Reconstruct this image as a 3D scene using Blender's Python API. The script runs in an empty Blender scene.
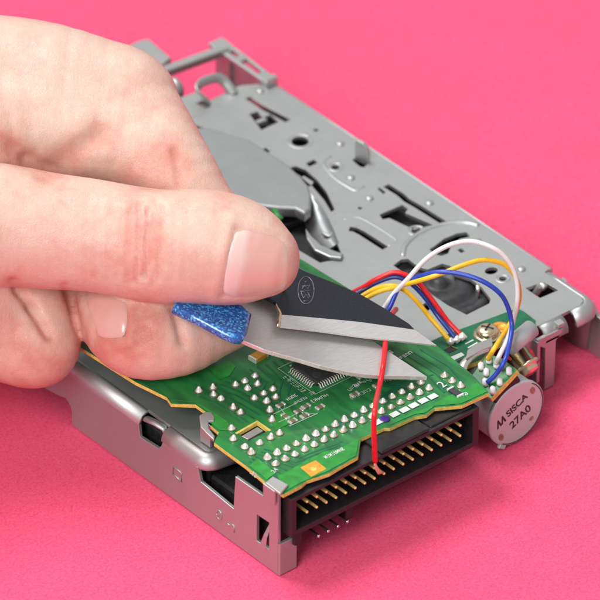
import bpy, math, random
import numpy as np
from mathutils import Vector, Matrix
random.seed(7)
S = 0.001                       # everything below is written in millimetres
scene = bpy.context.scene

# ------------------------------------------------------------------ camera
AZ, PI_, RO, FPX = 7.02576019e-01, 6.15303784e-01, 8.27535090e-03, 5795.4718
CAM = np.array([-797.168332, -947.576633, 943.478069])
_f = np.array([math.sin(AZ)*math.cos(PI_), math.cos(AZ)*math.cos(PI_), -math.sin(PI_)])
_r = np.array([math.cos(AZ), -math.sin(AZ), 0.0]); _u = np.cross(_r, _f)
CR = math.cos(RO)*_r + math.sin(RO)*_u
CU = -math.sin(RO)*_r + math.cos(RO)*_u
CF = _f
cd = bpy.data.cameras.new("camera"); cam = bpy.data.objects.new("camera", cd)
scene.collection.objects.link(cam); scene.camera = cam
mw = Matrix.Identity(4)
for i in range(3):
    mw[i][0], mw[i][1], mw[i][2], mw[i][3] = CR[i], CU[i], -CF[i], CAM[i]*S
cam.matrix_world = mw
cd.sensor_fit = 'HORIZONTAL'; cd.sensor_width = 36.0; cd.lens = FPX*36/450        # the picture is the middle 450 of the 600 pixels that the coordinates below refer to
cd.clip_start = 0.05; cd.clip_end = 20.0
cd.dof.use_dof = True; cd.dof.focus_distance = 1.572; cd.dof.aperture_fstop = cd.lens/14.7

# ------------------------------------------------------------------ light
w = bpy.data.worlds.new("World"); scene.world = w; w.use_nodes = True
bg = w.node_tree.nodes["Background"]; bg.inputs[0].default_value = (1.0, 0.98, 0.97, 1); bg.inputs[1].default_value = 0.48
scene.view_settings.view_transform = 'Standard'; scene.view_settings.look = 'None'
scene.view_settings.exposure = 0.0; scene.view_settings.gamma = 1.0
def area(name, pos, target, sx, sy, power, col=(1, 1, 1)):
    l = bpy.data.lights.new(name, 'AREA'); l.shape = 'RECTANGLE'; l.size = sx*S; l.size_y = sy*S; l.energy = power; l.color = col
    o = bpy.data.objects.new(name, l); scene.collection.objects.link(o)
    o.location = Vector(pos)*S
    o.rotation_euler = (Vector(target)-Vector(pos)).to_track_quat('-Z', 'Y').to_euler()
    return o
area("softbox_key", (-40, 470, 980), (50, 50, 0), 430, 430, 10.6, (1, 0.985, 0.97))
area("softbox_fill", (-900, -400, 820), (40, 50, 10), 620, 620, 14.5, (1, 0.985, 0.975))
scene.cycles.max_bounces = 8
scene.cycles.use_denoising = True

# ------------------------------------------------------------------ pixel -> place
def ray(px, py):
    return CF + CR*(px-300)/FPX + CU*(300-py)/FPX
def at(px, py, z):
    d = ray(px, py); return CAM + d*((z-CAM[2])/d[2])
def atx(px, py, x):
    d = ray(px, py); return CAM + d*((x-CAM[0])/d[0])
def aty(px, py, y):
    d = ray(px, py); return CAM + d*((y-CAM[1])/d[1])
def xy(pts, z): return [tuple(at(a, b, z)[:2]) for a, b in pts]

# ------------------------------------------------------------------ materials
def nodes(name):
    m = bpy.data.materials.new(name); m.use_nodes = True
    nt = m.node_tree; return m, nt, nt.nodes["Principled BSDF"]
def N(nt, t, **k):
    n = nt.nodes.new(t)
    for a, b in k.items():
        if a.startswith('i_'): n.inputs[a[2:].replace('_', ' ')].default_value = b
        else: setattr(n, a, b)
    return n
def ramp(nt, src, stops):
    r = nt.nodes.new("ShaderNodeValToRGB"); e = r.color_ramp.elements
    while len(e) < len(stops): e.new(0.5)
    for el, (p, c) in zip(e, stops): el.position = p; el.color = (*c, 1) if len(c) == 3 else c
    nt.links.new(src, r.inputs[0]); return r
def coord(nt):
    return nt.nodes.new("ShaderNodeTexCoord").outputs["Object"]
def noise(nt, scale, detail=3, rough=0.5, vec=None):
    n = nt.nodes.new("ShaderNodeTexNoise"); n.inputs["Scale"].default_value = scale
    n.inputs["Detail"].default_value = detail; n.inputs["Roughness"].default_value = rough
    nt.links.new(vec if vec is not None else coord(nt), n.inputs["Vector"]); return n
def bump(nt, b, h, strength, dist):
    n = nt.nodes.new("ShaderNodeBump"); n.inputs["Strength"].default_value = strength; n.inputs["Distance"].default_value = dist*S
    nt.links.new(h, n.inputs["Height"]); nt.links.new(n.outputs[0], b.inputs["Normal"]); return n
def simple(name, col, rough=0.5, metal=0.0, var=0.15, scale=900, bmp=0.0, bscale=3000, coat=0.0):
    m, nt, b = nodes(name)
    n = noise(nt, scale)
    lo = tuple(c*(1-var) for c in col); hi = tuple(min(1, c*(1+var)) for c in col)
    r = ramp(nt, n.outputs["Fac"], [(0.3, lo), (0.7, hi)])
    nt.links.new(r.outputs[0], b.inputs["Base Color"])
    rr = nt.nodes.new("ShaderNodeMapRange"); rr.inputs[1].default_value = 0.3; rr.inputs[2].default_value = 0.7
    rr.inputs[3].default_value = max(0.02, rough*0.85); rr.inputs[4].default_value = min(1, rough*1.15)
    nt.links.new(n.outputs["Fac"], rr.inputs[0]); nt.links.new(rr.outputs[0], b.inputs["Roughness"])
    b.inputs["Metallic"].default_value = metal; b.inputs["Coat Weight"].default_value = coat
    if bmp:
        n2 = noise(nt, bscale); bump(nt, b, n2.outputs["Fac"], 0.6, bmp)
    return m

M = {}
# pink felt-like paper
m, nt, b = nodes("pink_paper"); c = coord(nt)
n1 = noise(nt, 1700, 6, 0.75, c); n2 = noise(nt, 60, 4, 0.6, c); n3 = noise(nt, 3200, 3, 0.6, c)
mx = N(nt, "ShaderNodeMath", operation='MULTIPLY_ADD'); nt.links.new(n2.outputs["Fac"], mx.inputs[0]); mx.inputs[1].default_value = 0.10
nt.links.new(n1.outputs["Fac"], mx.inputs[2])
fib = None
for ang_, sc_ in ((0.5, (3400, 420, 500)), (2.1, (3000, 380, 500)), (1.25, (2600, 520, 500))):
    r1 = N(nt, "ShaderNodeMapping"); r1.inputs["Rotation"].default_value = (0, 0, ang_); nt.links.new(c, r1.inputs[0])
    r2 = N(nt, "ShaderNodeMapping"); r2.inputs["Scale"].default_value = sc_; nt.links.new(r1.outputs[0], r2.inputs[0])
    nf = noise(nt, 1.0, 3, 0.6, r2.outputs[0])
    if fib is None: fib = nf.outputs["Fac"]
    else:
        mn = N(nt, "ShaderNodeMath", operation='MINIMUM'); nt.links.new(fib, mn.inputs[0]); nt.links.new(nf.outputs["Fac"], mn.inputs[1]); fib = mn.outputs[0]
fx = N(nt, "ShaderNodeMath", operation='MULTIPLY_ADD'); nt.links.new(fib, fx.inputs[0]); fx.inputs[1].default_value = 0.75; nt.links.new(mx.outputs[0], fx.inputs[2])
r = ramp(nt, fx.outputs[0], [(0.62, (0.52, 0.042, 0.100)), (0.80, (0.72, 0.070, 0.158)), (1.0, (0.78, 0.102, 0.208))])
nt.links.new(r.outputs[0], b.inputs["Base Color"]); b.inputs["Roughness"].default_value = 0.95; b.inputs["Specular IOR Level"].default_value = 0.15
ad = N(nt, "ShaderNodeMath", operation='ADD'); nt.links.new(n1.outputs["Fac"], ad.inputs[0]); nt.links.new(n3.outputs["Fac"], ad.inputs[1])
bump(nt, b, fib, 0.5, 0.12); M['paper'] = m

# zinc plated sheet steel
def sheet(name, col, rough, metal=1.0):
    m, nt, b = nodes(name); c = coord(nt)
    n1 = noise(nt, 60, 5, 0.65, c); n2 = noise(nt, 2500, 2, 0.5, c)
    # fine rolling lines and a few smudges
    ma = N(nt, "ShaderNodeMapping"); ma.inputs["Scale"].default_value = (2600, 45, 400); nt.links.new(c, ma.inputs[0]); n3 = noise(nt, 1.0, 3, 0.65, ma.outputs[0])
    n4 = noise(nt, 170, 5, 0.7, c)
    mm = N(nt, "ShaderNodeMath", operation='MULTIPLY_ADD'); nt.links.new(n3.outputs["Fac"], mm.inputs[0]); mm.inputs[1].default_value = 0.55; nt.links.new(n1.outputs["Fac"], mm.inputs[2])
    r = ramp(nt, mm.outputs[0], [(0.45, tuple(k*0.97 for k in col)), (1.0, tuple(k*1.02 for k in col))])
    nt.links.new(r.outputs[0], b.inputs["Base Color"]); b.inputs["Metallic"].default_value = metal
    mr = N(nt, "ShaderNodeMapRange"); mr.inputs[1].default_value = 0.3; mr.inputs[2].default_value = 0.7; mr.inputs[3].default_value = rough-0.03; mr.inputs[4].default_value = rough+0.03
    nt.links.new(n4.outputs["Fac"], mr.inputs[0]); nt.links.new(mr.outputs[0], b.inputs["Roughness"])
    ad = N(nt, "ShaderNodeMath", operation='ADD'); nt.links.new(n2.outputs["Fac"], ad.inputs[0]); nt.links.new(n3.outputs["Fac"], ad.inputs[1])
    bump(nt, b, ad.outputs[0], 0.25, 0.05); return m
M['sheet'] = sheet("zinc_sheet", (0.43, 0.452, 0.448), 0.46, 0.8)
M['cover'] = sheet("satin_cover_sheet", (0.37, 0.392, 0.398), 0.46, 0.8)
M['motor'] = sheet("motor_can", (0.47, 0.52, 0.53), 0.5, 0.3)
M['bright'] = sheet("bright_steel", (0.80, 0.80, 0.80), 0.22)
# brushed blade steel
m, nt, b = nodes("blade_steel"); c = coord(nt)
mp = N(nt, "ShaderNodeMapping"); mp.inputs["Scale"].default_value = (250, 6000, 2000); mp.inputs["Rotation"].default_value = (0, 0, 0.55)
nt.links.new(c, mp.inputs[0]); n1 = noise(nt, 1.0, 3, 0.6, mp.outputs[0])
r = ramp(nt, n1.outputs["Fac"], [(0.3, (0.62, 0.62, 0.62)), (0.7, (0.78, 0.775, 0.765))]); nt.links.new(r.outputs[0], b.inputs["Base Color"])
b.inputs["Metallic"].default_value = 0.75; b.inputs["Roughness"].default_value = 0.42
bump(nt, b, n1.outputs["Fac"], 0.35, 0.06); M['blade'] = m
M['darkblade'] = simple("dark_blade", (0.016, 0.018, 0.028), 0.42, 0.3, 0.2, 2500)
M['etch'] = simple("etched_steel", (0.20, 0.21, 0.24), 0.4, 0.6)
# circuit board
m, nt, b = nodes("solder_mask"); c = coord(nt)
mp = N(nt, "ShaderNodeMapping"); mp.inputs["Scale"].default_value = (500, 110, 500); nt.links.new(c, mp.inputs[0])
n1 = noise(nt, 1.0, 2, 0.5, mp.outputs[0]); n2 = noise(nt, 120, 3, 0.5, c)
r = ramp(nt, n1.outputs["Fac"], [(0.34, (0.008, 0.108, 0.030)), (0.55, (0.016, 0.172, 0.042)), (0.78, (0.024, 0.225, 0.044))])
nt.links.new(r.outputs[0], b.inputs["Base Color"]); b.inputs["Roughness"].default_value = 0.36; b.inputs["Coat Weight"].default_value = 0.2
bump(nt, b, n1.outputs["Fac"], 0.2, 0.06); M['pcb'] = m
M['trace'] = simple("masked_copper", (0.020, 0.235, 0.036), 0.36, 0, 0.2, 500)
M['tracedark'] = simple("masked_copper_dark", (0.005, 0.115, 0.052), 0.36, 0, 0.2, 500)
M['fr4'] = simple("board_edge", (0.60, 0.47, 0.10), 0.6, 0, 0.2, 1500)
M['solder'] = simple("solder", (0.95, 0.94, 0.89), 0.24, 0.7, 0.06)
M['pad'] = simple("solder_pad_flux", (0.30, 0.26, 0.17), 0.4, 0.6, 0.2)
M['gold'] = simple("gold_plating", (0.86, 0.66, 0.24), 0.36, 0.5, 0.1)
M['brass'] = simple("brass_zinc", (0.80, 0.70, 0.47), 0.24, 1.0, 0.15, 700)
M['copper'] = simple("bare_copper_pad", (0.72, 0.33, 0.04), 0.4, 0.3, 0.15)
M['wirecopper'] = simple("copper_strand", (0.80, 0.58, 0.36), 0.35, 0.25, 0.1)
M['silk'] = simple("silkscreen_white", (0.58, 0.61, 0.59), 0.6, 0, 0.08)
M['silkthin'] = simple("silkscreen_thin", (0.36, 0.46, 0.40), 0.6, 0, 0.15)
M['purple'] = simple("purple_ink", (0.045, 0.008, 0.20), 0.5)
M['black'] = simple("black_plastic", (0.012, 0.011, 0.013), 0.42, 0, 0.2, 700, 0.03, 4000)
M['charcoal'] = simple("charcoal_plastic", (0.030, 0.030, 0.034), 0.5, 0, 0.2, 700, 0.03, 4000)
M['dark'] = simple("interior_shade", (0.010, 0.009, 0.010), 0.6)  # near-black standing in for shade inside holes and recesses
M['chip'] = simple("chip_epoxy", (0.020, 0.020, 0.022), 0.6, 0, 0.2, 2500, 0.02, 6000)
M['red'] = simple("red_insulation", (0.62, 0.012, 0.018), 0.35, 0, 0.1)
M['blue'] = simple("blue_insulation", (0.012, 0.045, 0.36), 0.35, 0, 0.1)
M['navy'] = simple("navy_insulation", (0.012, 0.035, 0.22), 0.35, 0, 0.1)
M['yellow'] = simple("yellow_insulation", (0.74, 0.44, 0.015), 0.38, 0, 0.1)
M['white'] = simple("white_insulation", (0.64, 0.635, 0.62), 0.4, 0, 0.04)
M['ink'] = simple("black_stamp_ink", (0.02, 0.018, 0.02), 0.5)
# glittering blue plastic
m, nt, b = nodes("blue_glitter_plastic"); c = coord(nt)
v = N(nt, "ShaderNodeTexVoronoi"); v.inputs["Scale"].default_value = 2600; nt.links.new(c, v.inputs["Vector"])
sep = N(nt, "ShaderNodeSeparateColor"); nt.links.new(v.outputs["Color"], sep.inputs[0])
r = ramp(nt, sep.outputs[0], [(0.45, (0.003, 0.085, 0.33)), (0.70, (0.008, 0.17, 0.52)), (0.90, (0.10, 0.42, 0.76))])
nt.links.new(r.outputs[0], b.inputs["Base Color"]); b.inputs["Roughness"].default_value = 0.3; b.inputs["Coat Weight"].default_value = 0.8; b.inputs["Coat Roughness"].default_value = 0.12
mr = N(nt, "ShaderNodeMapRange"); mr.inputs[1].default_value = 0.75; mr.inputs[2].default_value = 0.95; mr.inputs[4].default_value = 0.5; nt.links.new(sep.outputs[1], mr.inputs[0]); nt.links.new(mr.outputs[0], b.inputs["Metallic"])
M['glitter'] = m
# skin
m, nt, b = nodes("skin"); c = coord(nt)
at_ = N(nt, "ShaderNodeAttribute", attribute_name="flush")
n1 = noise(nt, 95, 4, 0.6, c); n2 = noise(nt, 700, 4, 0.65, c)
v = N(nt, "ShaderNodeTexVoronoi"); v.inputs["Scale"].default_value = 1700; v.feature = 'DISTANCE_TO_EDGE'
nw = noise(nt, 300, 2, 0.5, c)
vm = N(nt, "ShaderNodeMixRGB"); vm.inputs[0].default_value = 0.004; nt.links.new(c, vm.inputs[1]); nt.links.new(nw.outputs["Color"], vm.inputs[2]); nt.links.new(vm.outputs[0], v.inputs["Vector"])
add = N(nt, "ShaderNodeMath", operation='MULTIPLY_ADD'); nt.links.new(n1.outputs["Fac"], add.inputs[0]); add.inputs[1].default_value = 1.9; add.inputs[2].default_value = -0.90
add2 = N(nt, "ShaderNodeMath", operation='ADD', use_clamp=True); nt.links.new(add.outputs[0], add2.inputs[0]); nt.links.new(at_.outputs["Fac"], add2.inputs[1])
r = ramp(nt, add2.outputs[0], [(0.0, (0.64, 0.465, 0.385)), (0.32, (0.62, 0.41, 0.335)), (0.65, (0.60, 0.315, 0.255)), (1.0, (0.52, 0.205, 0.165))])
fine = N(nt, "ShaderNodeMixRGB", blend_type='MULTIPLY'); fine.inputs[0].default_value = 0.16
nt.links.new(r.outputs[0], fine.inputs[1]); fr = ramp(nt, n2.outputs["Fac"], [(0.35, (0.78, 0.66, 0.64)), (0.62, (1, 1, 1))]); nt.links.new(fr.outputs[0], fine.inputs[2])
nt.links.new(fine.outputs[0], b.inputs["Base Color"])
b.inputs["Roughness"].default_value = 0.5; b.inputs["Specular IOR Level"].default_value = 0.42
b.inputs["Subsurface Weight"].default_value = 0.4; b.inputs["Subsurface Radius"].default_value = (1.0, 0.35, 0.2); b.inputs["Subsurface Scale"].default_value = 1.3*S
vmin = N(nt, "ShaderNodeMath", operation='MINIMUM'); nt.links.new(v.outputs["Distance"], vmin.inputs[0]); vmin.inputs[1].default_value = 0.10
hsum = N(nt, "ShaderNodeMath", operation='MULTIPLY_ADD'); nt.links.new(vmin.outputs[0], hsum.inputs[0]); hsum.inputs[1].default_value = 3.0; nt.links.new(n2.outputs["Fac"], hsum.inputs[2])
m1 = N(nt, "ShaderNodeMapping"); m1.inputs["Rotation"].default_value = (0, 0, AZ); nt.links.new(c, m1.inputs[0])
m2 = N(nt, "ShaderNodeMapping"); m2.inputs["Scale"].default_value = (1000, 190, 190); nt.links.new(m1.outputs[0], m2.inputs[0])
n3 = noise(nt, 1.0, 3, 0.6, m2.outputs[0]); h3 = N(nt, "ShaderNodeMath", operation='MULTIPLY_ADD'); nt.links.new(n3.outputs["Fac"], h3.inputs[0]); h3.inputs[1].default_value = 0.7; nt.links.new(hsum.outputs[0], h3.inputs[2])
bump(nt, b, h3.outputs[0], 0.5, 0.2); M['skin'] = m
m, nt, b = nodes("nail"); c = coord(nt)
n1 = noise(nt, 120, 2, 0.5, c)
aa = N(nt, "ShaderNodeAttribute", attribute_name="tone")
ad = N(nt, "ShaderNodeMath", operation='MULTIPLY_ADD'); nt.links.new(n1.outputs["Fac"], ad.inputs[0]); ad.inputs[1].default_value = 0.25; nt.links.new(aa.outputs["Fac"], ad.inputs[2])
r = ramp(nt, ad.outputs[0], [(0.16, (0.68, 0.55, 0.50)), (0.34, (0.65, 0.50, 0.45)), (0.44, (0.60, 0.365, 0.325)), (0.84, (0.60, 0.355, 0.30)), (0.93, (0.66, 0.50, 0.40))]); nt.links.new(r.outputs[0], b.inputs["Base Color"])
b.inputs["Roughness"].default_value = 0.24; b.inputs["Coat Weight"].default_value = 0.6; b.inputs["Coat Roughness"].default_value = 0.15; b.inputs["Subsurface Weight"].default_value = 0.4; b.inputs["Subsurface Radius"].default_value = (1, .4, .25); b.inputs["Subsurface Scale"].default_value = 1.5*S
M['nail'] = m

# ------------------------------------------------------------------ mesh helpers
class MB:
    def __init__(s): s.v = []; s.f = []; s.mi = []; s.sm = []
    def add(s, vs, fs, mi=0, smooth=False):
        o = len(s.v); s.v += [tuple(map(float, p)) for p in vs]
        for f in fs: s.f.append([i+o for i in f]); s.mi.append(mi); s.sm.append(smooth)
        return s
    def box(s, lo, hi, mat=None, mi=0, bev=0.0):
        lo = np.array(lo, float); hi = np.array(hi, float)
        if bev <= 0:
            P = [(x, y, z) for x in (lo[0], hi[0]) for y in (lo[1], hi[1]) for z in (lo[2], hi[2])]
            F = [(0,1,3,2),(4,6,7,5),(0,4,5,1),(2,3,7,6),(0,2,6,4),(1,5,7,3)]
        else:                                   # chamfered box
            P = []; idx = {}
            for a in range(3):
                for sx in (0, 1):
                    for sy in (0, 1):
                        for sz in (0, 1):
                            p = [hi[0] if sx else lo[0], hi[1] if sy else lo[1], hi[2] if sz else lo[2]]
                            for k, sg in enumerate((sx, sy, sz)):
                                if k != a: p[k] += -bev if sg else bev
                            idx[(a, sx, sy, sz)] = len(P); P.append(p)
            F = []
            for a in range(3):
                for sg in (0, 1):
                    q = []
                    for (i, j) in ((0,0),(1,0),(1,1),(0,1)):
                        k = [0,0,0]; k[a] = sg; o = [t for t in range(3) if t != a]; k[o[0]] = i; k[o[1]] = j
                        q.append(idx[(a, *k)])
                    F.append(q)
            for a in range(3):
                o = [t for t in range(3) if t != a]
                for i in (0, 1):
                    for j in (0, 1):
                        k0 = [0,0,0]; k0[o[0]] = i; k0[o[1]] = j; k1 = list(k0); k1[a] = 1
                        F.append([idx[(o[0], *k0)], idx[(o[0], *k1)], idx[(o[1], *k1)], idx[(o[1], *k0)]])
            for sx in (0,1):
                for sy in (0,1):
                    for sz in (0,1): F.append([idx[(a, sx, sy, sz)] for a in range(3)])
        if mat is not None: P = [tuple(mat @ Vector(p)) for p in P]
        return s.add(P, F, mi)
    def tube(s, pts, rad, n=10, smooth=True, mi=0, up=None, flat=1.0):
        pts = [Vector(p) for p in pts]; m_ = len(pts)
        rr = rad if hasattr(rad, '__len__') else [rad]*m_
        T = [((pts[min(i+1, m_-1)]-pts[max(i-1, 0)]).normalized()) for i in range(m_)]
        nrm = Vector(up) if up is not None else (Vector((0, 0, 1)) if abs(T[0].z) < 0.9 else Vector((1, 0, 0)))
        V = []; 
        for i in range(m_):
            nrm = (nrm-T[i]*nrm.dot(T[i])).normalized(); bi = T[i].cross(nrm)
            for k in range(n):
                a = 2*math.pi*k/n; V.append(pts[i]+(nrm*math.sin(a)*flat+bi*math.cos(a))*rr[i])
        F = [(i*n+k, i*n+(k+1) % n, (i+1)*n+(k+1) % n, (i+1)*n+k) for i in range(m_-1) for k in range(n)]
        V += [pts[0], pts[-1]]; e = m_*n
        F += [(e, (k+1) % n, k) for k in range(n)] + [(e+1, (m_-1)*n+k, (m_-1)*n+(k+1) % n) for k in range(n)]
        return s.add(V, F, mi, smooth)
    def lathe(s, prof, mat, n=24, mi=0, smooth=True):
        V = []
        for r_, z in prof:
            for k in range(n):
                a = 2*math.pi*k/n; V.append(mat @ Vector((r_*math.cos(a), r_*math.sin(a), z)))
        F = [(i*n+k, i*n+(k+1) % n, (i+1)*n+(k+1) % n, (i+1)*n+k) for i in range(len(prof)-1) for k in range(n)]
        F.append([k for k in range(n)][::-1]); F.append([(len(prof)-1)*n+k for k in range(n)])
        return s.add(V, F, mi, smooth)
    def plate(s, outline, holes=(), thick=0.8, mat=None, bev=0.12, mi=0, side_mi=None, bres=1):
        """flat sheet with holes, local xy outline; local z from -thick to 0; mat places it"""
        cu = bpy.data.curves.new("tmp", 'CURVE'); cu.dimensions = '2D'; cu.fill_mode = 'BOTH'
        cu.extrude = max(thick/2-bev, 1e-3); cu.bevel_depth = bev; cu.bevel_resolution = bres; cu.offset = -bev
        for poly in [outline]+list(holes):
            sp = cu.splines.new('POLY'); sp.points.add(len(poly)-1); sp.use_cyclic_u = True
            for q, p in zip(sp.points, poly): q.co = (p[0], p[1], 0, 1)
        ob = bpy.data.objects.new("tmp", cu); scene.collection.objects.link(ob)
        dg = bpy.context.evaluated_depsgraph_get(); dg.update()
        me = bpy.data.meshes.new_from_object(ob.evaluated_get(dg), depsgraph=dg)
        mat = mat or Matrix.Identity(4)
        V = [tuple(mat @ (v.co-Vector((0, 0, thick/2)))) for v in me.vertices]
        o = len(s.v); s.v += V
        for p in me.polygons:
            s.f.append([i+o for i in p.vertices]); s.sm.append(False)
            s.mi.append(side_mi if (side_mi is not None and abs(p.normal.z) < 0.5) else mi)
        bpy.data.objects.remove(ob); bpy.data.curves.remove(cu); bpy.data.meshes.remove(me)
        return s
    def text(s, body, size, mat, ext=0.03, mi=0, bold=0.0):
        cu = bpy.data.curves.new("tmp", 'FONT'); cu.body = body; cu.size = size; cu.extrude = ext; cu.align_x = 'CENTER'; cu.align_y = 'CENTER'; cu.offset = bold
        ob = bpy.data.objects.new("tmp", cu); scene.collection.objects.link(ob)
        dg = bpy.context.evaluated_depsgraph_get(); dg.update()
        me = bpy.data.meshes.new_from_object(ob.evaluated_get(dg), depsgraph=dg)
        s.add([tuple(mat @ v.co) for v in me.vertices], [list(p.vertices) for p in me.polygons], mi)
        bpy.data.objects.remove(ob); bpy.data.curves.remove(cu); bpy.data.meshes.remove(me)
        return s
    def build(s, name, mats, parent=None, base=None):
        """base: the world point (mm) of the parent's origin"""
        base = np.array(base if base is not None else (parent['_b'] if parent is not None and '_b' in parent else (0, 0, 0)), float)
        me = bpy.data.meshes.new(name)
        me.from_pydata([tuple((np.array(v)-base)*S) for v in s.v], [], s.f)
        if not isinstance(mats, (list, tuple)): mats = [mats]
        for m_ in mats: me.materials.append(M[m_])
        for p, i, sm in zip(me.polygons, s.mi, s.sm): p.material_index = i; p.use_smooth = sm
        me.update()
        o = bpy.data.objects.new(name, me); scene.collection.objects.link(o)
        if parent is not None: o.parent = parent
        else: o.location = Vector(base)*S
        BASE[o.name] = base
        return o
BASE = {}
def tag(o, label=None, cat=None, group=None, kind=None):
    if label: o['label'] = label
    if cat: o['category'] = cat
    if group: o['group'] = group
    if kind: o['kind'] = kind
    return o
def empty(name, loc):
    o = bpy.data.objects.new(name, None); scene.collection.objects.link(o); o.location = Vector(loc)*S
    o.empty_display_size = 0.01; BASE[o.name] = np.array(loc, float); return o
def B(o): return BASE[o.name]
def part(mb, name, mats, parent, label=None):
    o = mb.build(name, mats, parent, B(parent))
    if label: o['label'] = label
    return o
def repeat(src, parent, spots, rots=None):
    """copies of a small part whose own mesh is centred on its origin"""
    out = []
    for i, p in enumerate(spots):
        o = src if i == 0 else src.copy(); out.append(o)
        if i: scene.collection.objects.link(o)
        o.parent = parent; o.location = Vector(np.array(p, float)-B(parent))*S
        if rots is not None: o.rotation_euler = rots[i]
    return out
def spline(pts, n=12):
    P = [np.array(p, float) for p in pts]; P = [2*P[0]-P[1]]+P+[2*P[-1]-P[-2]]; out = []
    for i in range(1, len(P)-2):
        for k in range(n):
            t = k/n; a, b_, c_, d = P[i-1], P[i], P[i+1], P[i+2]
            out.append(0.5*((2*b_)+(-a+c_)*t+(2*a-5*b_+4*c_-d)*t*t+(-a+3*b_-3*c_+d)*t**3))
    out.append(P[-2]); return out
def ring(cx, cy, rx, ry, n=20, a0=0.0, a1=2*math.pi):
    return [(cx+rx*math.cos(a0+(a1-a0)*k/n), cy+ry*math.sin(a0+(a1-a0)*k/n)) for k in range(n if a1-a0 > 6.28 else n+1)]
def strip(pts, wd):
    """outline of a slot of width wd following pts (2D), round-ish ends"""
    P = [np.array(p, float) for p in pts]; L = []; R = []
    for i, p in enumerate(P):
        t = P[min(i+1, len(P)-1)]-P[max(i-1, 0)]; t /= np.linalg.norm(t); n = np.array([-t[1], t[0]])
        L.append(p+n*wd/2); R.append(p-n*wd/2)
    return [tuple(p) for p in L+R[::-1]]
def rot2(p, c, a):
    return (c[0]+(p[0]-c[0])*math.cos(a)-(p[1]-c[1])*math.sin(a), c[1]+(p[0]-c[0])*math.sin(a)+(p[1]-c[1])*math.cos(a))
def T(x, y, z): return Matrix.Translation((x, y, z))
def quad(c, ex, ey, ez):
    m_ = Matrix.Identity(4)
    for i in range(3): m_[i][0] = ex[i]; m_[i][1] = ey[i]; m_[i][2] = ez[i]; m_[i][3] = c[i]
    return m_
def MX(x):            # local (y, z) outline -> plane x = const, facing -x
    return quad((x, 0, 0), (0, 1, 0), (0, 0, 1), (1, 0, 0))
def MXn(x): return quad((x, 0, 0), (0, -1, 0), (0, 0, 1), (-1, 0, 0))   # local (-y, z), facing -x

# ------------------------------------------------------------------ tabletop
tb = MB(); g = 1600.0; tb.add([(-g, -g, 0), (g, -g, 0), (g, g, 0), (-g, g, 0)], [(0, 1, 2, 3)])
t_ = tb.build("tabletop", "paper"); tag(t_, "bright pink paper covering the table under the drive", None, None, "structure"); 

# ------------------------------------------------------------------ the drive
drive = empty("disk_drive", (50, 70, 0))
tag(drive, "opened silver disk drive lying on pink paper with green circuit board upward", "disk drive")
PZ = 15.3; PCBZ = 21.2; SH = 0.8
def P2(px, py, z=PZ): return tuple(at(px, py, z)[:2])
def PP(*pts, z=PZ): return [P2(a, b, z) for a, b in pts]

# chassis plate with its punched holes
YR = 13.6; XR = 100.0; RB = 2.6
outline = [(RB, 23.5), (RB, 138)]
outline += [(60, 138), (62, 122), (97.4, 122), (XR-RB, YR+RB)]
outline = [(RB, 26.4), (RB+0.35, 25.55), (RB+1.2, 25.2), (14, 25.2), (14, 17), (80, 16.2), (XR-RB-2.2, YR+RB), (XR-RB-0.7, YR+RB+0.7), (XR-RB, YR+RB+2.2), (XR-RB, 29.8), (XR-0.9, 30.2), (XR-0.9, 121),
           (93, 124.5), (66, 123.5), (62, 138), (RB, 138)]
holes = [
    PP((272,187),(274.5,185.8),(278,188.3),(275.5,189.5)),
    PP((418,262.5),(421,261),(424,263.2),(421,264.7)),
    ring(*P2(312,172.5),0.55,0.55,10),
    ring(*P2(452,284),0.8,0.8,12),
    PP((385,223.5),(387,222.5),(391,225.2),(389,226.2)) if False else ring(*P2(345,231),0.5,0.5,10),
    PP((283,231),(303,236),(306.5,222),(309,222),(317,234.5),(322.5,246),(329,260),(331,265),(326,270),(315,272),(298,262),(285,246)),
    PP((214,168.5),(221,168.5),(231,171.5),(222,172.3),(215,172)),
    PP((259,149),(262.5,147.5),(268,151.5),(276,156),(293,164.5),(289,166.5),(272,157.5)),      # long slot by the far end
    PP((262,160.5),(268,158.5),(272,163),(278,161),(284,166.5),(276,170),(271,172.5)),
    ring(*P2(300, 181), 1.9, 1.9, 18),
    PP((304.5,197.5),(310.5,194.5),(313.5,197),(307,200)),
    ring(*P2(326.5, 200.3), 0.9, 0.9, 12),
    PP((339,195),(343,192.5),(352,197),(348,200.5),(345,200)),
    PP((358,216.5),(360,215.5),(364.5,219),(362.5,220.5)),
    strip(PP((364.5,214),(375,220.5),(380,225),(388,229.5),(408,242)), 1.6),
    PP((359.5,236),(377,228.5),(381,231.5),(379,234.5),(400,243.5),(385.5,247),(375.5,242.5),(367,238.5),(362,239.5)),
    ring(*P2(387.5, 248), 1.15, 1.15, 14),
    strip(PP((337,246.5),(341,247),(346,249.5),(364,261)), 1.7),
    PP((397,262),(401,259.5),(408,254),(418,250),(425,249),(427.5,252.5),(420,254),(414,258),(411,265),(406,267),(401,265.5)),
    PP((370,274),(376,269.5),(381,269),(389,275),(396,277),(407,272.5),(415,275),(414,279.5),(428,284),(436,290),(443,299),(442,302.5),(425,311),(411,304),(399,296),(392,289),(383,283)),
    PP((469,291),(483,286.5),(494,292.5),(480,298.5)),
    PP((291,201),(297,199.5),(304,202),(313,210),(320,219),(326,232),(323.5,234),(318,225),(309,214.5),(300,207)),
    PP((296.5,210),(303,207),(310,211.5),(308,214.5),(299,215.5)),
    ring(*P2(443.5, 278), 1.5, 1.2, 14),
    PP((490.5,316),(495,313.8),(498.5,317),(494,319)),
    PP((391,304),(395,301.5),(400,305),(396,308)),
]
ch = MB()
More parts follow.
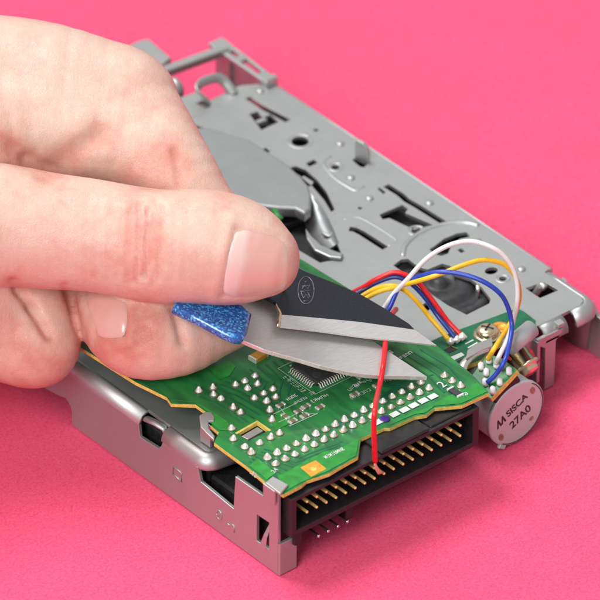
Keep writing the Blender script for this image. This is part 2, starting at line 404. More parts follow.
ch.plate(outline, holes, SH, T(0, 0, PZ), 0.03)
# bends: quarter round from the plate down to the wall, following a path with a drop per point
def bend(path, drops, mb, r=RB, n=6, thick=SH):
    P = [np.array(p, float) for p in path]; m_ = len(P); V = []; k_ = n+3
    for i, p in enumerate(P):
        t = P[min(i+1, m_-1)]-P[max(i-1, 0)]; t /= np.linalg.norm(t); nr = np.array([t[1], -t[0]])   # outward: right of travel
        prof = [(r*math.sin(a), PZ-r+r*math.cos(a)) for a in np.linspace(0, math.pi/2, n+1)]
        prof.append((r, PZ-r-max(drops[i], 0.05)))
        ri = r-thick
        inner = [(ri*math.sin(a), PZ-r+ri*math.cos(a)) for a in np.linspace(0, math.pi/2, n+1)]
        inner.append((ri, PZ-r-max(drops[i], 0.05)))
        for o_, z in prof+inner[::-1]: V.append((p[0]+nr[0]*o_, p[1]+nr[1]*o_, z))
    q = 2*(n+2); F = [(i*q+k, i*q+(k+1) % q, (i+1)*q+(k+1) % q, (i+1)*q+k) for i in range(m_-1) for k in range(q)]
    F += [list(range(q))[::-1], [(m_-1)*q+k for k in range(q)]]
    mb.add(V, F, 0, True)
# right side and rear lip with rounded corner (travel clockwise so that outward is to the left -> reverse)
pr = [(XR-RB, y) for y in (29.5, 26, 22)]
drp = [PZ-RB]*3
cr = [(XR-RB-2.2+2.2*math.cos(a), YR+RB+2.2+2.2*math.sin(a)) for a in np.linspace(0, -math.pi/2, 7)]
pr += cr; drp += [PZ-RB-1.0, 1.2, 0.6, 0.5, 0.5, 0.5, 0.5]
pr += [(92.3, YR+RB)]; drp += [0.5]
def bend_r(path, drops): bend(path[::-1], drops[::-1], ch)
bend_r(pr, drp)
bend([(XR-0.9, y) for y in (121, 100, 60, 30.2)][::-1], [PZ-1.0]*4, ch, r=0.9, n=3)
bend_r([(89.8, YR+RB), (86, YR+RB), (83.6, YR+RB)], [0.5]*3)
# left bends: travel +y has outward on the right = +x, so go the other way
def left_bend(y0, y1):
    ys = np.linspace(y1, y0, 6); bend([(RB, y) for y in ys], [0.05]*6, ch)
left_bend(44.5, 138)
fp = [(RB, y) for y in (37.3, 33, 29, 26.4)]+[(RB+1.2-1.2*math.cos(a), 26.4-1.2*math.sin(a)) for a in np.linspace(0.2, math.pi/2, 6)]+[(8, 25.2), (13.8, 25.2)]
bend(fp, [0.05]*4+[0.4]*6+[1.0]*2, ch)
# left wall (plane x = 0): outline read in (y, z)
wall = [(0.2, 0.25), (0.2, 20.9), (4.2, 20.9), (5.0, 17.4), (13.6, 17.2), (14.2, 8.8), (24.6, 9.6), (25.6, 12.7),
        (36.8, 12.7), (37.2, 11.6), (38.2, 10.2), (44.2, 9.8), (44.6, 12.7), (138, 12.7), (138, 4.6), (75, 4.6), (71, 5.2), (68.5, 5.9), (67, 4.8), (66.6, 3.6), (66.5, 0.25)]
# z read at x = 0 puts the rim a little high; keep the wall's own holes
whole = [[(6.9, 5.0), (6.9, 11.6), (3.0, 11.8), (3.0, 5.1)]]
def neg(pl): return [(-a, b_) for a, b_ in pl]
wl = MB(); wl.plate(neg(wall), [neg(h) for h in whole], SH, MXn(0.0), 0.12)
# small embossed window and punched marks
wl.tube([(-0.05, 33.4, 6.6), (-0.05, 30.7, 6.2), (-0.05, 30.7, 8.4), (-0.05, 33.3, 8.6), (-0.05, 33.4, 6.6)], 0.16, 6)
wl.tube([(-0.05, 18.6+0.75*math.cos(a), 4.7+1.15*math.sin(a)) for a in np.linspace(0, 6.283, 18)], 0.13, 6)
wl.tube([(-0.05, 19.3, 3.6), (-0.05, 17.9, 5.8)], 0.1, 6)
wl.tube([(-0.05, 16.2, 4.1), (-0.05, 15.3, 4.0)], 0.13, 6); wl.tube([(-0.05, 13.9, 4.7), (-0.05, 13.9, 3.0)], 0.13, 6); wl.tube([(-0.05, 14.9, 4.7), (-0.05, 13.9, 4.7)], 0.13, 6)
# bent tongue in the slot near the corner, tongue in the rim notch
wl.add([(-0.35, 5.4, 5.0), (-0.35, 3.6, 5.0), (-0.2, 3.3, 8.0), (-0.2, 4.4, 8.0), (0.7, 3.1, 10.8), (0.7, 3.6, 11.0)], [(0, 1, 2, 3), (3, 2, 4, 5)])
wl.tube([(1.2, 43.6, 14.2), (1.4, 41, 14.6), (1.9, 38.6, 14.3), (2.2, 38.0, 13.0)], 0.9, 8, flat=0.6)
# foot that turns the corner onto the rear face, and the tab folded over the board
wl.plate([(0.25, 0.3), (4.6, 0.3), (4.6, 7.4), (4.2, 8.2), (0.25, 8.2)], [], SH, quad((0, -0.35, 0), (1, 0, 0), (0, 0, 1), (0, -1, 0)), 0.15)
V = [];  n = 6
for z in (0.3, 8.2):
    for a in np.linspace(0, math.pi/2, n): V.append((0.35-0.35*math.cos(a)-0.0, 0.1-0.45*math.sin(a), z))
wl.add(V, [(i, i+1, n+i+1, n+i) for i in range(n-1)], 0, True)
tp = PP((285.2,445.5),(291.5,438.2),(279.5,431.8),(273.9,436.8), z=21.9)
wl.plate(tp, [], 0.62, T(0, 0, 21.9), 0.25, bres=3)
wl.plate([(0.35,18),(0.35,21.5),(3.9,21.5),(3.9,18)], [], 0.6, MX(-0.25), 0.12)
# right wall
rw = [(0.2, 0.2), (0.2, 11.6), (13.0, 11.8), (13.6, 10.2), (16, 10.2), (18, 12.7), (121, 12.7), (138, 14.6), (138, 0.2)]
wl2 = MB(); wl2.plate(neg(rw), [], SH, MXn(XR-SH+0.8), 0.12)
# far end cross bar, corner link, loop and end piece
a_, b2 = at(192, 128.5, 17.5), at(244, 109.5, 17.5)
fe = MB()
dirx = (b2-a_)/np.linalg.norm(b2-a_); diry = np.array([-dirx[1], dirx[0], 0])
fe.box((0, -1.1, -2.0), (float(np.linalg.norm(b2-a_))+0.5, 1.1, 0.0), quad(a_, dirx, diry, (0, 0, 1)), bev=0.25)
e0 = b2
fe.plate([(96.6, 121), (99.6, 121), (100.8, 140), (96.9, 140)], [[(97.5, 124), (98.9, 124), (99.4, 130), (97.6, 130)], [(97.9, 132), (99.3, 132), (99.5, 134.5), (98.1, 134.5)]], 1.0, T(0, 0, 16.8), 0.15)
fe.box((99.2, 135.5, 5.5), (100.2, 140.5, 16.0), bev=0.15); fe.box((99.2, 121, 8.5), (100.2, 125.5, 16.0), bev=0.15); fe.box((99.25, 125.3, 2.0), (100.15, 135.7, 7.0), bev=0.15)
fe.box((96.5, 119.8, 14.0), (100.0, 121.6, 17.2), bev=0.3)
lp = [at(*q) for q in ((231,152,15.3),(226.5,147,17.5),(223,142.5,18.5),(225,138,18.8),(231,135,18.8),(238,133.5,18.5),(243,136,17.6),(247,141,16.4),(250.5,146,15.2))]
fe.tube(spline(lp, 5), 1.15, 10, flat=0.4)
# left column of small brackets at the far end
c0 = at(204, 137, 15)
fe.tube(spline([at(200,136,15),at(205,135,16.5),at(209,139,16),at(210,146,14),at(206,152,12)],5), 1.0, 8, flat=0.5)
fe.box((-3,-2,-1.0),(6,2,0), quad(at(211,152,15.2),dirx,diry,(0,0,1)), bev=0.25)
fe.tube([at(203,148,14),at(208,153,14)],1.6,10)
fe.plate(PP((172,108.5),(180,105),(186,103.5),(203.5,118),(192,127.5),(172,122), z=14), [], 1.6, T(0, 0, 14), 0.35)
# sloped web between the bar and the plate
fe.plate(PP((202,146),(226,154),(236,158),(222,163),(206,168),(198,160)), [], 0.8, T(0, 0, PZ+0.1), 0.15)

body = part(ch, "chassis_plate", "sheet", drive)
side = part(wl, "side_wall", "sheet", drive, "left side wall with punched notches and folded corner foot")
side2 = part(wl2, "side_wall", "sheet", drive, "right side wall hidden under the plate edge")
endf = part(fe, "end_frame", "sheet", drive)
# things pressed out of the plate: ribs and curls
em = MB()
def rib(pts, r_=0.5, z=PZ-0.30): em.tube(spline([at(a, b_, z) for a, b_ in pts], 6), r_, 8, flat=0.85)
rib([(323,193),(318,197),(319.5,202),(327,210),(338,217),(342.5,218.5),(348,215.5)])
rib([(333,240.5),(341,238.5),(350,241.5),(370,254),(371.5,258),(366,260)], 0.42)
rib([(377,268),(379,260),(386,253),(397,247),(410,243.5),(424,242.5),(434,245)], 0.75)
rib([(227,163),(234,165),(242,172),(250,176),(262,179),(268,180)], 0.36)
rib([(317,250),(323,252),(325.5,244),(326,236)], 0.4)
for k_ in range(1):
    for (px0, py0, r0) in ((300,181,2.6),(326.5,200.3,1.5),(387.5,248,1.8),(452,284,1.4)):
        c0_ = P2(px0, py0); em.tube([(c0_[0]+r0*math.cos(a), c0_[1]+r0*math.sin(a), PZ-0.18) for a in np.linspace(0, 2*math.pi, 26)], 0.3, 8)
rib([(281,143.5),(300,156),(318,168)], 0.3); rib([(378,214),(395,224.5),(412,235)], 0.3)
rib([(432,262),(448,272),(462,283)], 0.3); rib([(296,190),(286,184),(279,178)], 0.3)
for q in ((338,208.5),(397,227.5),(270,143.5),(330,183),(433,256),(466,277),(352,224)): em.lathe([(1.0,-0.1),(0.9,0.25),(0.5,0.45),(0.05,0.5)], T(*P2(*q), PZ), 12)
part(em, "pressed_rib", "sheet", drive)
# upright tab
ub = MB(); p0 = at(341, 195, PZ); p1 = at(351, 199.5, PZ); dx = (p1-p0)/np.linalg.norm(p1-p0)
ub.plate([(0, -0.6), (3.6, -0.6), (3.6, 2.8), (3.2, 3.8), (2.2, 4.6), (0.6, 4.8), (0, 4.2)], [], 0.8, quad(at(341,193.5,PZ), dx, (0, 0, 1), np.cross(dx, (0, 0, 1))), 0.12)
part(ub, "upright_tab", "sheet", drive)
ht = MB(); ht.plate(PP((224.5,386.5),(229,383.5),(233.5,383.8),(236,387.5),(235.5,390.5),(231.5,391),(231.5,396),(236,401.5),(235.5,405),(230,400),(225.5,395), z=21.6), [], 0.7, T(0,0,21.6), 0.2)
ht.plate([(0,-5.5),(3.2,-5.5),(3.2,0),(0,0)], [], 0.7, quad(at(225,389,21.2),(0,-1,0),(0,0,1),(-1,0,0)), 0.1)
part(ht, "board_hook", "sheet", drive)
# bits seen in the square hole and the slot hook
hk = MB(); hk.tube(spline([at(476,296,13.5),at(479,292,15.0),(at(481,289,16.2)),(at(484,291,16.0))],4),0.8,8)
part(hk, "pressed_hook", "sheet", drive)
hk = MB(); hk.box((-1.2,-0.6,-0.8),(1.2,0.6,0.4), quad(at(271,166,PZ), dirx, diry, (0,0,1)), bev=0.15); part(hk, "pressed_hook", "sheet", drive)
hk = MB(); hk.plate(PP((497,281),(500,283.5),(500.5,286),(504,288.5),(505,292),(500,291),(494,287)),[],0.8,T(0,0,PZ-0.4),0.15); part(hk, "pressed_hook", "sheet", drive)
# dark boxes added under the plate: stand in for shade so the holes show black
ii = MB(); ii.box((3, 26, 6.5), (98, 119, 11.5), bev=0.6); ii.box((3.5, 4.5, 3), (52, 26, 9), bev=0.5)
part(ii, "hole_shade_box", "dark", drive)
# motor wheel seen through the big hole
c_ = at(404, 289, 13.2)
mw_ = MB(); mw_.lathe([(12,-1.5),(12,0),(11,0.4),(10,0.4),(9.6,-0.2),(7.4,-0.2),(7.0,0.7),(4.0,0.8),(3.6,0.2),(1.6,0.2),(1.4,1.4),(0.05,1.5)], T(*c_), 40)
part(mw_, "flywheel", "charcoal", drive)
pn = MB(); q_ = at(433, 302, 11.6); pn.tube([q_, q_+np.array([0, 0, 4.5])], 0.45, 8); part(pn, "guide_pin", "bright", drive)

# raised cover sheet over the spindle motor
cv = MB()
cov = PP((196,178),(217,170.5),(230,170),(245,174.5),(262,179.5),(277,189),(292,199),(302,208.5),(306.5,214),(308.5,222),(308,231),(303.5,235),(296,231),(283,230.5),(270,229),(258,227),(236,214),(218,200), z=18.2)
cv.plate(cov, [], 2.6, T(0, 0, 18.2), 0.6, bres=3)
cvo = part(cv, "motor_cover", "cover", drive)
sk_ = MB(); La = [(306,221,17.2),(303.5,229,15.2),(302,237,13.6),(305.5,247,13.4),(312,256,13.4),(320,262.5,13.8)]; Ra = [(307,219,17.8),(312,224,17.2),(317,231,16.6),(321.5,239,16.0),(325.5,248,15.6),(329,257,15.5)]
VL = [at(*q) for q in La]; VR = [at(*q) for q in Ra]; VM = [(a+b_)/2-np.array([0, 0, 0.1]) for a, b_ in zip(VL, VR)]
Vt = VL+VM+VR; Vt = Vt+[v_-np.array([0, 0, 0.6]) for v_ in Vt]; n6 = 6; nn_ = 18
Ft = [(r_*n6+i, r_*n6+i+1, (r_+1)*n6+i+1, (r_+1)*n6+i) for r_ in (0, 1) for i in range(5)]
Ft += [tuple(nn_+i for i in f_[::-1]) for f_ in Ft]
Ft += [(i, i+nn_, i+1+nn_, i+1) for i in range(5)]+[(12+i, 13+i, 13+i+nn_, 12+i+nn_) for i in range(5)]
sk_.add(Vt, Ft, 0, True); part(sk_, "cover_skirt", "cover", drive)
fl = MB(); fl.plate(PP((304,246),(309,252.5),(316,259),(325,263),(332.5,265.5),(331,269),(322,268),(311,263),(305,254), z=16.0), [], 0.9, T(0, 0, 16.2), 0.3)
part(fl, "cover_flange", "cover", drive)
dk = MB(); dk.plate(PP((280,229),(298,231),(305,240),(310,254),(321,264),(331,269),(324,274),(312,276),(296,262),(284,244), z=12.4), [], 0.6, T(0, 0, 12.4), 0.1)  # dark sheet in place of the shade under the cover
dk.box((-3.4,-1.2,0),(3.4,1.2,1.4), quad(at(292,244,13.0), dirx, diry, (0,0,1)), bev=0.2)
part(dk, "recess_shade", "dark", drive)
gb = MB(); gb.tube(spline([at(281,233,18.5),at(283,237,18.5),at(286,240,18.0)],4),0.7,8); part(gb,"green_insulator","trace",drive)

# ------------------------------------------------------------------ main circuit board
pts_b = [(287.5,446),(301,439),(305,435.5),(322,430),(331,424.5),(343.5,417.5),(345.5,404),(363,396),(367.5,396),(386,387.5),(395,386),(401,381),(421.7,379),(442,369.5),
         (430,356.5),(402,333.5),(386,322.5),(345,296.5),(327,285.5),(303,270.5)]
bo = PP(*pts_b, z=PCBZ)
far = bo[-1]
left = PP((275.5,438),(260,425),(235.5,407),(239,399.5),(231.5,393),(227.5,388),(230,384.5),(221.7,378.5),(203.3,377.8),(200,373),(176.5,361.5),(137,336.5), z=PCBZ)
out_b = bo + [(far[0]-2, far[1]+14), (20, far[1]+14)] + [(left[-1][0]+0.5, left[-1][1]+10)] + left[::-1]
slot = PP((253.5,400),(268,391.8),(276.2,397.8),(261.5,405.5), z=PCBZ)
pcb = MB(); pcb.plate(out_b, [slot], 0.85, T(0, 0, PCBZ), 0.06, 0, 1)
board = part(pcb, "circuit_board", ["pcb", "fr4"], drive)
sl = MB(); sl.plate(PP((256,402),(268,395),(272.5,398),(261,404.5), z=20.4), [], 0.6, T(0, 0, 20.4), 0.1); part(sl, "slot_plate", "sheet", board)
# slot rim, bare edge
rm = MB()
sp = PP((252,400.2),(268,391.0),(277.6,398), z=PCBZ); rm.plate(strip(sp, 0.55), [], 0.05, T(0, 0, PCBZ+0.04), 0.005); part(rm, "bare_edge", "fr4", board)

def on(px, py, dz=0.0): return at(px, py, PCBZ+dz)
# copper under the mask: pours and traces
tr = MB()
pour = PP((288.5,444),(300,437.5),(321.5,428.3),(342,417),(344,405),(341,405.5),(330,412),(318,414),(305,420.5),(292,428),(283,432.5), z=PCBZ)
tr.plate(pour, [], 0.05, T(0, 0, PCBZ+0.135), 0.005)
tr.plate(PP((366,394.5),(386,386),(394,384.8),(401,379.8),(421,377.8),(440.5,369),(433,362),(423,368),(409,373),(396,381),(384,385), z=PCBZ), [], 0.05, T(0,0,PCBZ+0.135), 0.005)
tr.plate(PP((262,424.5),(275,435),(282,430),(276,425),(268,419), z=PCBZ), [], 0.05, T(0,0,PCBZ+0.135), 0.005)
tr.plate(PP((204,375),(222,377),(231,382),(245,391),(250,398),(240,398),(232,391.5),(231,384),(221,377.3), z=PCBZ), [], 0.05, T(0,0,PCBZ+0.135), 0.005)
tr.plate(PP((232,352),(246,345),(252,350),(247,357),(240,360), z=PCBZ), [], 0.05, T(0,0,PCBZ+0.135), 0.005)
tr.plate(PP((283,384),(292,380),(296,388),(290,394),(282,398),(279,391), z=PCBZ), [], 0.05, T(0,0,PCBZ+0.135), 0.005)
part(tr, "copper_pour", "trace", board)
tl = MB()
TK = [0]
def track(pts, wd=0.35):
    TK[0] += 1
    tl.plate(strip([tuple(on(a, b_)[:2]) for a, b_ in pts], wd), [], 0.02, T(0, 0, PCBZ+0.008+0.003*TK[0]), 0.002)
for k in range(7):
    o = k*2.0
    track([(300+o*2.2, 405-o*0.2-k), (330+o*2, 391-o*.2-k), (350+o, 381-o*.3-k), (366+o*1.1, 377-o*1.4)], 0.42)
for k in range(6): track([(262+k*2.2, 421-k*1.8), (288+k*2.2, 436-k*3.5), (322+k*2, 419-k*2.6)], 0.4)
for k in range(7): track([(224+k*4, 372-k*2.2), (240+k*4, 378-k*2.2), (262+k*4, 392-k*2.8)], 0.38)
for k in range(6): track([(330+k*5, 352+k*1.5), (352+k*5, 364-k*.5), (380+k*4, 366-k*2.0)], 0.38)
for k in range(5): track([(370+k*5, 345-k*2), (392+k*5, 360-k*2.5), (404+k*4.5, 372-k*2.5)], 0.4)
for k in range(5): track([(262+k*6, 352-k*2), (275+k*6, 362-k*1), (270+k*7, 372)], 0.35)
part(tl, "circuit_trace", "tracedark", board)
cp = MB(); cp.plate(PP((300.3,426),(311.7,420.7),(319.8,427),(308.5,433), z=PCBZ), [], 0.06, T(0, 0, PCBZ+0.18), 0.01); cpo = part(cp, "copper_pad", "copper", board)
cph = MB(); cph.lathe([(0.75,-0.01),(0.75,0.03),(0.45,0.03)], T(*on(310.5,426.6,0.18)), 16); part(cph, "pad_hole", "fr4", board)
# solder joints
joints = [(5.49+2.54*i, 7.57+2.54*r_) for r_ in (1, 0) for i in range(17)]
extra = [(224,367),(234.7,364.7),(235.3,370),(240.8,373),(251.7,362.5),(258.7,359.7),(260.8,365.3),(266.3,355.8),(268,362),(265.8,372.5),(272.8,369),(275,375),(279.7,365.8),(281.7,371.7),
         (250,379.7),(255.3,383.3),(250,403),(248.8,395),(258.7,409),(263.8,413.3),(269.7,406),(278,402),(284.7,398.7),(277.5,381.7),(279,388.7),(408.4,355.5),(414.2,359.6),(420.8,363.3)]
small = {(250,403),(248.8,395),(277.5,381.7),(279,388.7)}
jl = [np.array([x, y, PCBZ]) for x, y in joints] + [on(a, b_+1.5) for a, b_ in extra]
sj = MB(); rs = random.Random(3)
sj.lathe([(0.76,0.0),(0.74,0.18),(0.64,0.32),(0.50,0.60),(0.37,0.86),(0.27,1.02),(0.15,1.10),(0.03,1.12)], Matrix.Identity(4), 14)
j0 = sj.build("solder_joint", "solder", board, (0, 0, 0))
jc = repeat(j0, board, jl, [(rs.uniform(-.14,.14), rs.uniform(-.14,.14), rs.uniform(0,6)) for _ in jl])
for o in jc:
    k_ = rs.uniform(0.84, 1.12); o.scale = (k_*rs.uniform(.93,1.07), k_*rs.uniform(.93,1.07), rs.uniform(0.75, 1.2))
# each joint's flux ring: one thin pattern on the board
fr_ = MB()
for q in jl: fr_.lathe([(0.92,0.0),(0.92,0.17),(0.90,0.20),(0.70,0.21)], T(*q), 14)
part(fr_, "pad_ring", "pad", board)
# chip
ck = on(312, 365.4); cx_, cy_ = ck[0], ck[1]
cm = MB(); cm.box((cx_, cy_, PCBZ+0.15), (cx_+7.9, cy_+7.9, PCBZ+1.5), bev=0.15); chip = part(cm, "chip", "chip", board)
cl = MB()
for k in range(12):
    o = 0.6+k*0.61
    for (x0, y0, dx_, dy_) in ((cx_+o, cy_, 0, -1), (cx_+o, cy_+7.9, 0, 1), (cx_, cy_+o, -1, 0), (cx_+7.9, cy_+o, 1, 0)):
        p = [np.array([x0, y0, PCBZ+0.75]), np.array([x0+dx_*0.5, y0+dy_*0.5, PCBZ+0.7]), np.array([x0+dx_*0.75, y0+dy_*0.75, PCBZ+0.16]), np.array([x0+dx_*1.15, y0+dy_*1.15, PCBZ+0.13])]
        cl.tube(p, 0.15, 6, False)
part(cl, "leads", "solder", chip)
cr_ = MB(); cr_.lathe([(1.0,0.0),(1.0,0.01),(0.8,0.012)], T(cx_+1.6, cy_+1.6, PCBZ+1.5), 16); part(cr_, "chip_mark", "charcoal", chip)
# silkscreen lettering and outlines (bare strokes where the photo is too small to read)
sk = MB(); st = MB()
SKN = [0]
def stroke(mb, pts, wd=0.16):
    SKN[0] += 1; mb.plate(strip([tuple(on(a, b_)[:2]) for a, b_ in pts], wd), [], 0.03, T(0, 0, PCBZ+0.15+0.005*SKN[0]), 0.004)
def scribble(mb, p0, p1, n, h=1.0, seed=0):
    """a run of small illegible characters from p0 to p1"""
    r_ = random.Random(seed); hh = 0; a, b_ = on(*p0)[:2], on(*p1)[:2]; d = (b_-a); L = np.linalg.norm(d); d /= L; nn = np.array([-d[1], d[0]]); stp = L/n
    for k in range(n):
        o = a+d*stp*(k+0.15); w_ = stp*0.62
        segs = [((0,0),(0,1)),((w_,0),(w_,1)),((0,1),(w_,1)),((0,0),(w_,0)),((0,.5),(w_,.5)),((0,0),(w_,1))]
        for sg in r_.sample(segs[:5], 3)+([segs[5]] if r_.random() < .3 else []):
            q = [o+d*s_[0]+nn*s_[1]*h for s_ in sg]
            hh = (hh+1) % 8; mb.plate(strip([tuple(t) for t in q], 0.13), [], 0.03, T(0, 0, PCBZ+0.19+0.004*hh), 0.004)
for (a, b_) in ((358.5,392),(371,386.2),(378.4,382.8),(385.2,379.5),(392.4,376),(399.6,372.8)):
    c2 = on(a, b_); sk.box((-1.0,-0.72,0),(1.0,0.72,0.05), T(c2[0],c2[1],PCBZ+0.17))
scribble(sk, (319.5,419.5), (334,412.5), 8, 0.9, 1)
scribble(st, (287,358.5), (302,370), 8, 1.0, 2)
scribble(sk, (267.5,345.8),(279,341),3,0.8,31)
for i, (p0, p1, n) in enumerate((((291,376),(299,372),4),((296,379),(306,374),5),((308,372),(312,370.5),2),((309,378),(322,372),5),((337,369),(352,361),6),((339,375),(354,368),6),((341,366),(347,362.5),3),((352,362),(357,359.5),2),((364,362),(375,359),4),((376,345),(385,340),4),((262,430),(267,434),3),((313,383.5),(316,382),1),((420,373.5),(427,371),2))):
    scribble(st if i % 3 else sk, p0, p1, n, 0.8, 10+i)
# chip courtyard
co = [(cx_-1.9,cy_-1.9),(cx_+9.8,cy_-1.9),(cx_+9.8,cy_+9.8),(cx_-1.9,cy_+9.8),(cx_-1.9,cy_-1.9)]
for i_, (a, b_) in enumerate(zip(co[:-1], co[1:])): st.plate(strip([a, b_], 0.14), [], 0.03, T(0,0,PCBZ+0.15+0.004*(i_ % 2)), 0.004)
stroke(st, [(280,386),(298,377.5)],0.18); stroke(st, [(284,392),(300,384.5),(313,386)],0.14); stroke(st, [(292,395),(313,385.5)],0.2); stroke(st,[(285,381),(292,390)],0.14); stroke(st,[(299,382),(305,389)],0.14)
sk.text("2", 3.0, T(*on(406.5,363.5,0.2)) @ Matrix.Rotation(0.1,4,'Z'), 0.01)
skn = on(281,428.5); sk.text("24", 1.5, T(skn[0],skn[1],PCBZ+0.2) @ Matrix.Rotation(0.25,4,'Z'), 0.01)
part(sk, "silkscreen", "silk", board); part(st, "silkscreen", "silkthin", board)
pb = MB(); pb.lathe([(1.15,0),(1.1,0.06),(0.6,0.07)], T(*on(363.5,389,0.2)), 12); part(pb, "ink_dot", "purple", board)
# surface-mount parts
def smd(c, ang, L, W, H, mats=("chip", "solder")):
    mb = MB(); m_ = T(c[0], c[1], PCBZ) @ Matrix.Rotation(ang, 4, 'Z')
    mb.box((-L/2+0.45,-W/2,0.03),(L/2-0.45,W/2,H), m_, 0, 0.06); mb.box((-L/2,-W/2-.03,0.02),(-L/2+0.5,W/2+.03,H+.03), m_, 1, 0.06); mb.box((L/2-0.5,-W/2-.03,0.02),(L/2,W/2+.03,H+.03), m_, 1, 0.06)
    return part(mb, "surface_component", list(mats), board)
smd(on(416.5,369.8), math.pi/2, 3.6, 1.6, 0.45, ('charcoal','silk'))
smd(on(269,343.5), 0.1, 4.0, 2.2, 1.0, ("copper","solder")); smd(on(274,341), 0.1, 2.4, 1.6, 0.8)
for (a, b_, an) in ((299,384,0),(304.5,380.5,0),(289,388,1.57),(294.5,391.5,0),(303.5,387.5,0),(315,381,0),(285.5,379.5,0),(358,364.5,0),(341,371.5,0),(346,358,0),(374,352,1.57),(366,341,0)):
    smd(on(a,b_), an, 2.0, 1.1, 0.45, ("pad","solder"))

# ------------------------------------------------------------------ box connector
YF = -2.2; X0, X1, ZB, ZT = 1.6, 51.3, 10.2, 19.6
cn = MB()
outer = [(X0, ZB), (X1, ZB), (X1, ZT), (X0, ZT)]
inner = [(X0+1.3, ZB+1.25), (X1-1.6, ZB+1.25), (X1-1.6, ZT-0.8), (X0+1.3, ZT-0.8)]
MYm = lambda y: quad((0, y, 0), (1, 0, 0), (0, 0, 1), (0, -1, 0))
cn.plate(outer, [inner], 9.0, MYm(YF), 0.18)
cn.box((X0+0.4, YF+7.6, ZB+0.4), (X1-0.4, YF+10.5, ZT-0.4), bev=0.2)
# top blocks: the raised keyed wall right of the notch
k0 = 26.0
cn.box((25.3, YF+0.2, ZT-0.06), (38.2, YF+7.5, ZT+0.75), bev=0.22)
cn.box((39.0, YF+0.9, ZT-0.05), (50.1, YF+7.5, ZT+0.35), bev=0.2)
for x in (4.3, 17.7): cn.box((x-0.95, YF+1.0, 6.6), (x+0.95, YF+4.0, ZB+0.1), bev=0.15)
cn.box((5.2, YF+3.2, 6.6), (16.9, YF+6.8, ZB+0.1), bev=0.2)
conn = part(cn, "pin_connector", "black", drive)
pi_ = MB(); pi_.box((-0.26,-3.4,-0.26),(0.26,2.6,0.26), None, 0, 0.1)
for_sp = [(6.0+2.54*i, YF+3.7, z) for z in (ZB+6.75, ZB+4.15) for i in range(17)]
p0_ = pi_.build("pin", "gold", conn, (0, 0, 0)); repeat(p0_, conn, for_sp)
jp = MB(); jp.box((-0.3,-3.2,-0.3),(0.3,3.0,0.3), None, 0, 0.1)
j1 = jp.build("jumper_pin", "bright", conn, (0, 0, 0)); repeat(j1, conn, [(8.0+2.54*i, YF+2.2, 8.1) for i in range(4)])

# ------------------------------------------------------------------ small board with the screw
SZ = 16.6
sb = MB()
sbo = PP((463,306),(468,308.5),(477,315.5),(476.5,318),(457,329),(445,335),(436,345),(424,349),(408,342),(396,332),(404,328),(421,321.5), z=SZ)
sb.plate(sbo, [PP((408,337),(413,334),(418,336),(412,339), z=SZ)], 1.2, T(0,0,SZ), 0.06, 0, 1)
sbd = part(sb, "sensor_board", ["tracedark", "fr4"], drive, "small green board with a pan head screw")
s2 = MB()
a_ = on(410,345); s2.plate(PP((409,344.5),(421,339.5),(423.5,341.5),(412,347), z=SZ), [], 0.06, T(0,0,SZ+0.08), 0.01)
for i, (p, q) in enumerate((((424,333),(430,330)),((426,336),(433,332)),((441,338),(446,335)))):
    a, b_ = at(*p, SZ)[:2], at(*q, SZ)[:2]; s2.plate(strip([tuple(a), tuple(b_)], 0.35), [], 0.05, T(0,0,SZ+0.06), 0.005)
part(s2, "silkscreen", "silk", sbd)
s3 = MB(); s3.plate(PP((416,347),(421,344.5),(425,347.5),(421,351), z=SZ), [], 0.08, T(0,0,SZ+0.1), 0.01); s3.plate(PP((408,337.5),(413,335),(418,337),(412,340), z=SZ), [], 0.08, T(0,0,SZ+0.1), 0.01); part(s3, "board_hole", "dark", sbd)
sc_ = at(440.5, 324, SZ+0.8)
sm_ = MB(); R45 = Matrix.Rotation(0.5,4,'Z')
sm_.lathe([(2.9,-0.8),(2.9,-0.45),(2.0,-0.45)], T(*sc_), 24)
sm_.lathe([(2.35,-0.5),(2.35,0.3),(2.15,0.75),(1.6,1.1),(0.8,1.25),(0.05,1.27)], T(*sc_), 26)
scw = part(sm_, "screw", "brass", sbd)
sx_ = MB()
for an in (0, math.pi/2): sx_.box((-1.35,-0.24,0.9),(1.35,0.24,1.3), T(*sc_) @ Matrix.Rotation(0.5+an,4,'Z'), 0, 0.05)
part(sx_, "screw_recess", "dark", scw)
hr = MB(); hr.lathe([(1.9,0.0),(1.9,0.12),(0.9,0.12),(0.9,-0.05)], T(*at(450.5,320.5,SZ+0.02)), 18); part(hr, "board_hole", M and "copper", sbd)
# bright tinned wire ends
tn = MB()
for a, b_, c2 in (((411.5,329.5),(414.5,332.5),0),((416,328),(419,331),0),((420,325.5),(423.5,329.5),0)):
    tn.tube([at(*a, SZ+1.3), at(*b_, SZ+0.5)], [0.75, 0.85], 8)
part(tn, "tinned_end", "solder", sbd)
# bent metal tabs between the boards
bt = MB()
bt.plate(PP((424.5,344),(425.5,337.5),(431,333.2),(444,327.6),(444.4,334),(436.5,337),(430,341), z=19.2), [], 0.45, T(0,0,19.2), 0.1)
for off in (0, 1.5):
    cv_ = spline([at(421+off,352.5,17.6), at(424+off,346.5,18.2), at(431+off,340.5,18.6), at(441+off,336,18.6)], 6)
    bt.tube(cv_, 0.95-off*0.2, 8, flat=0.35)
part(bt, "spring_bracket", "bright", drive)

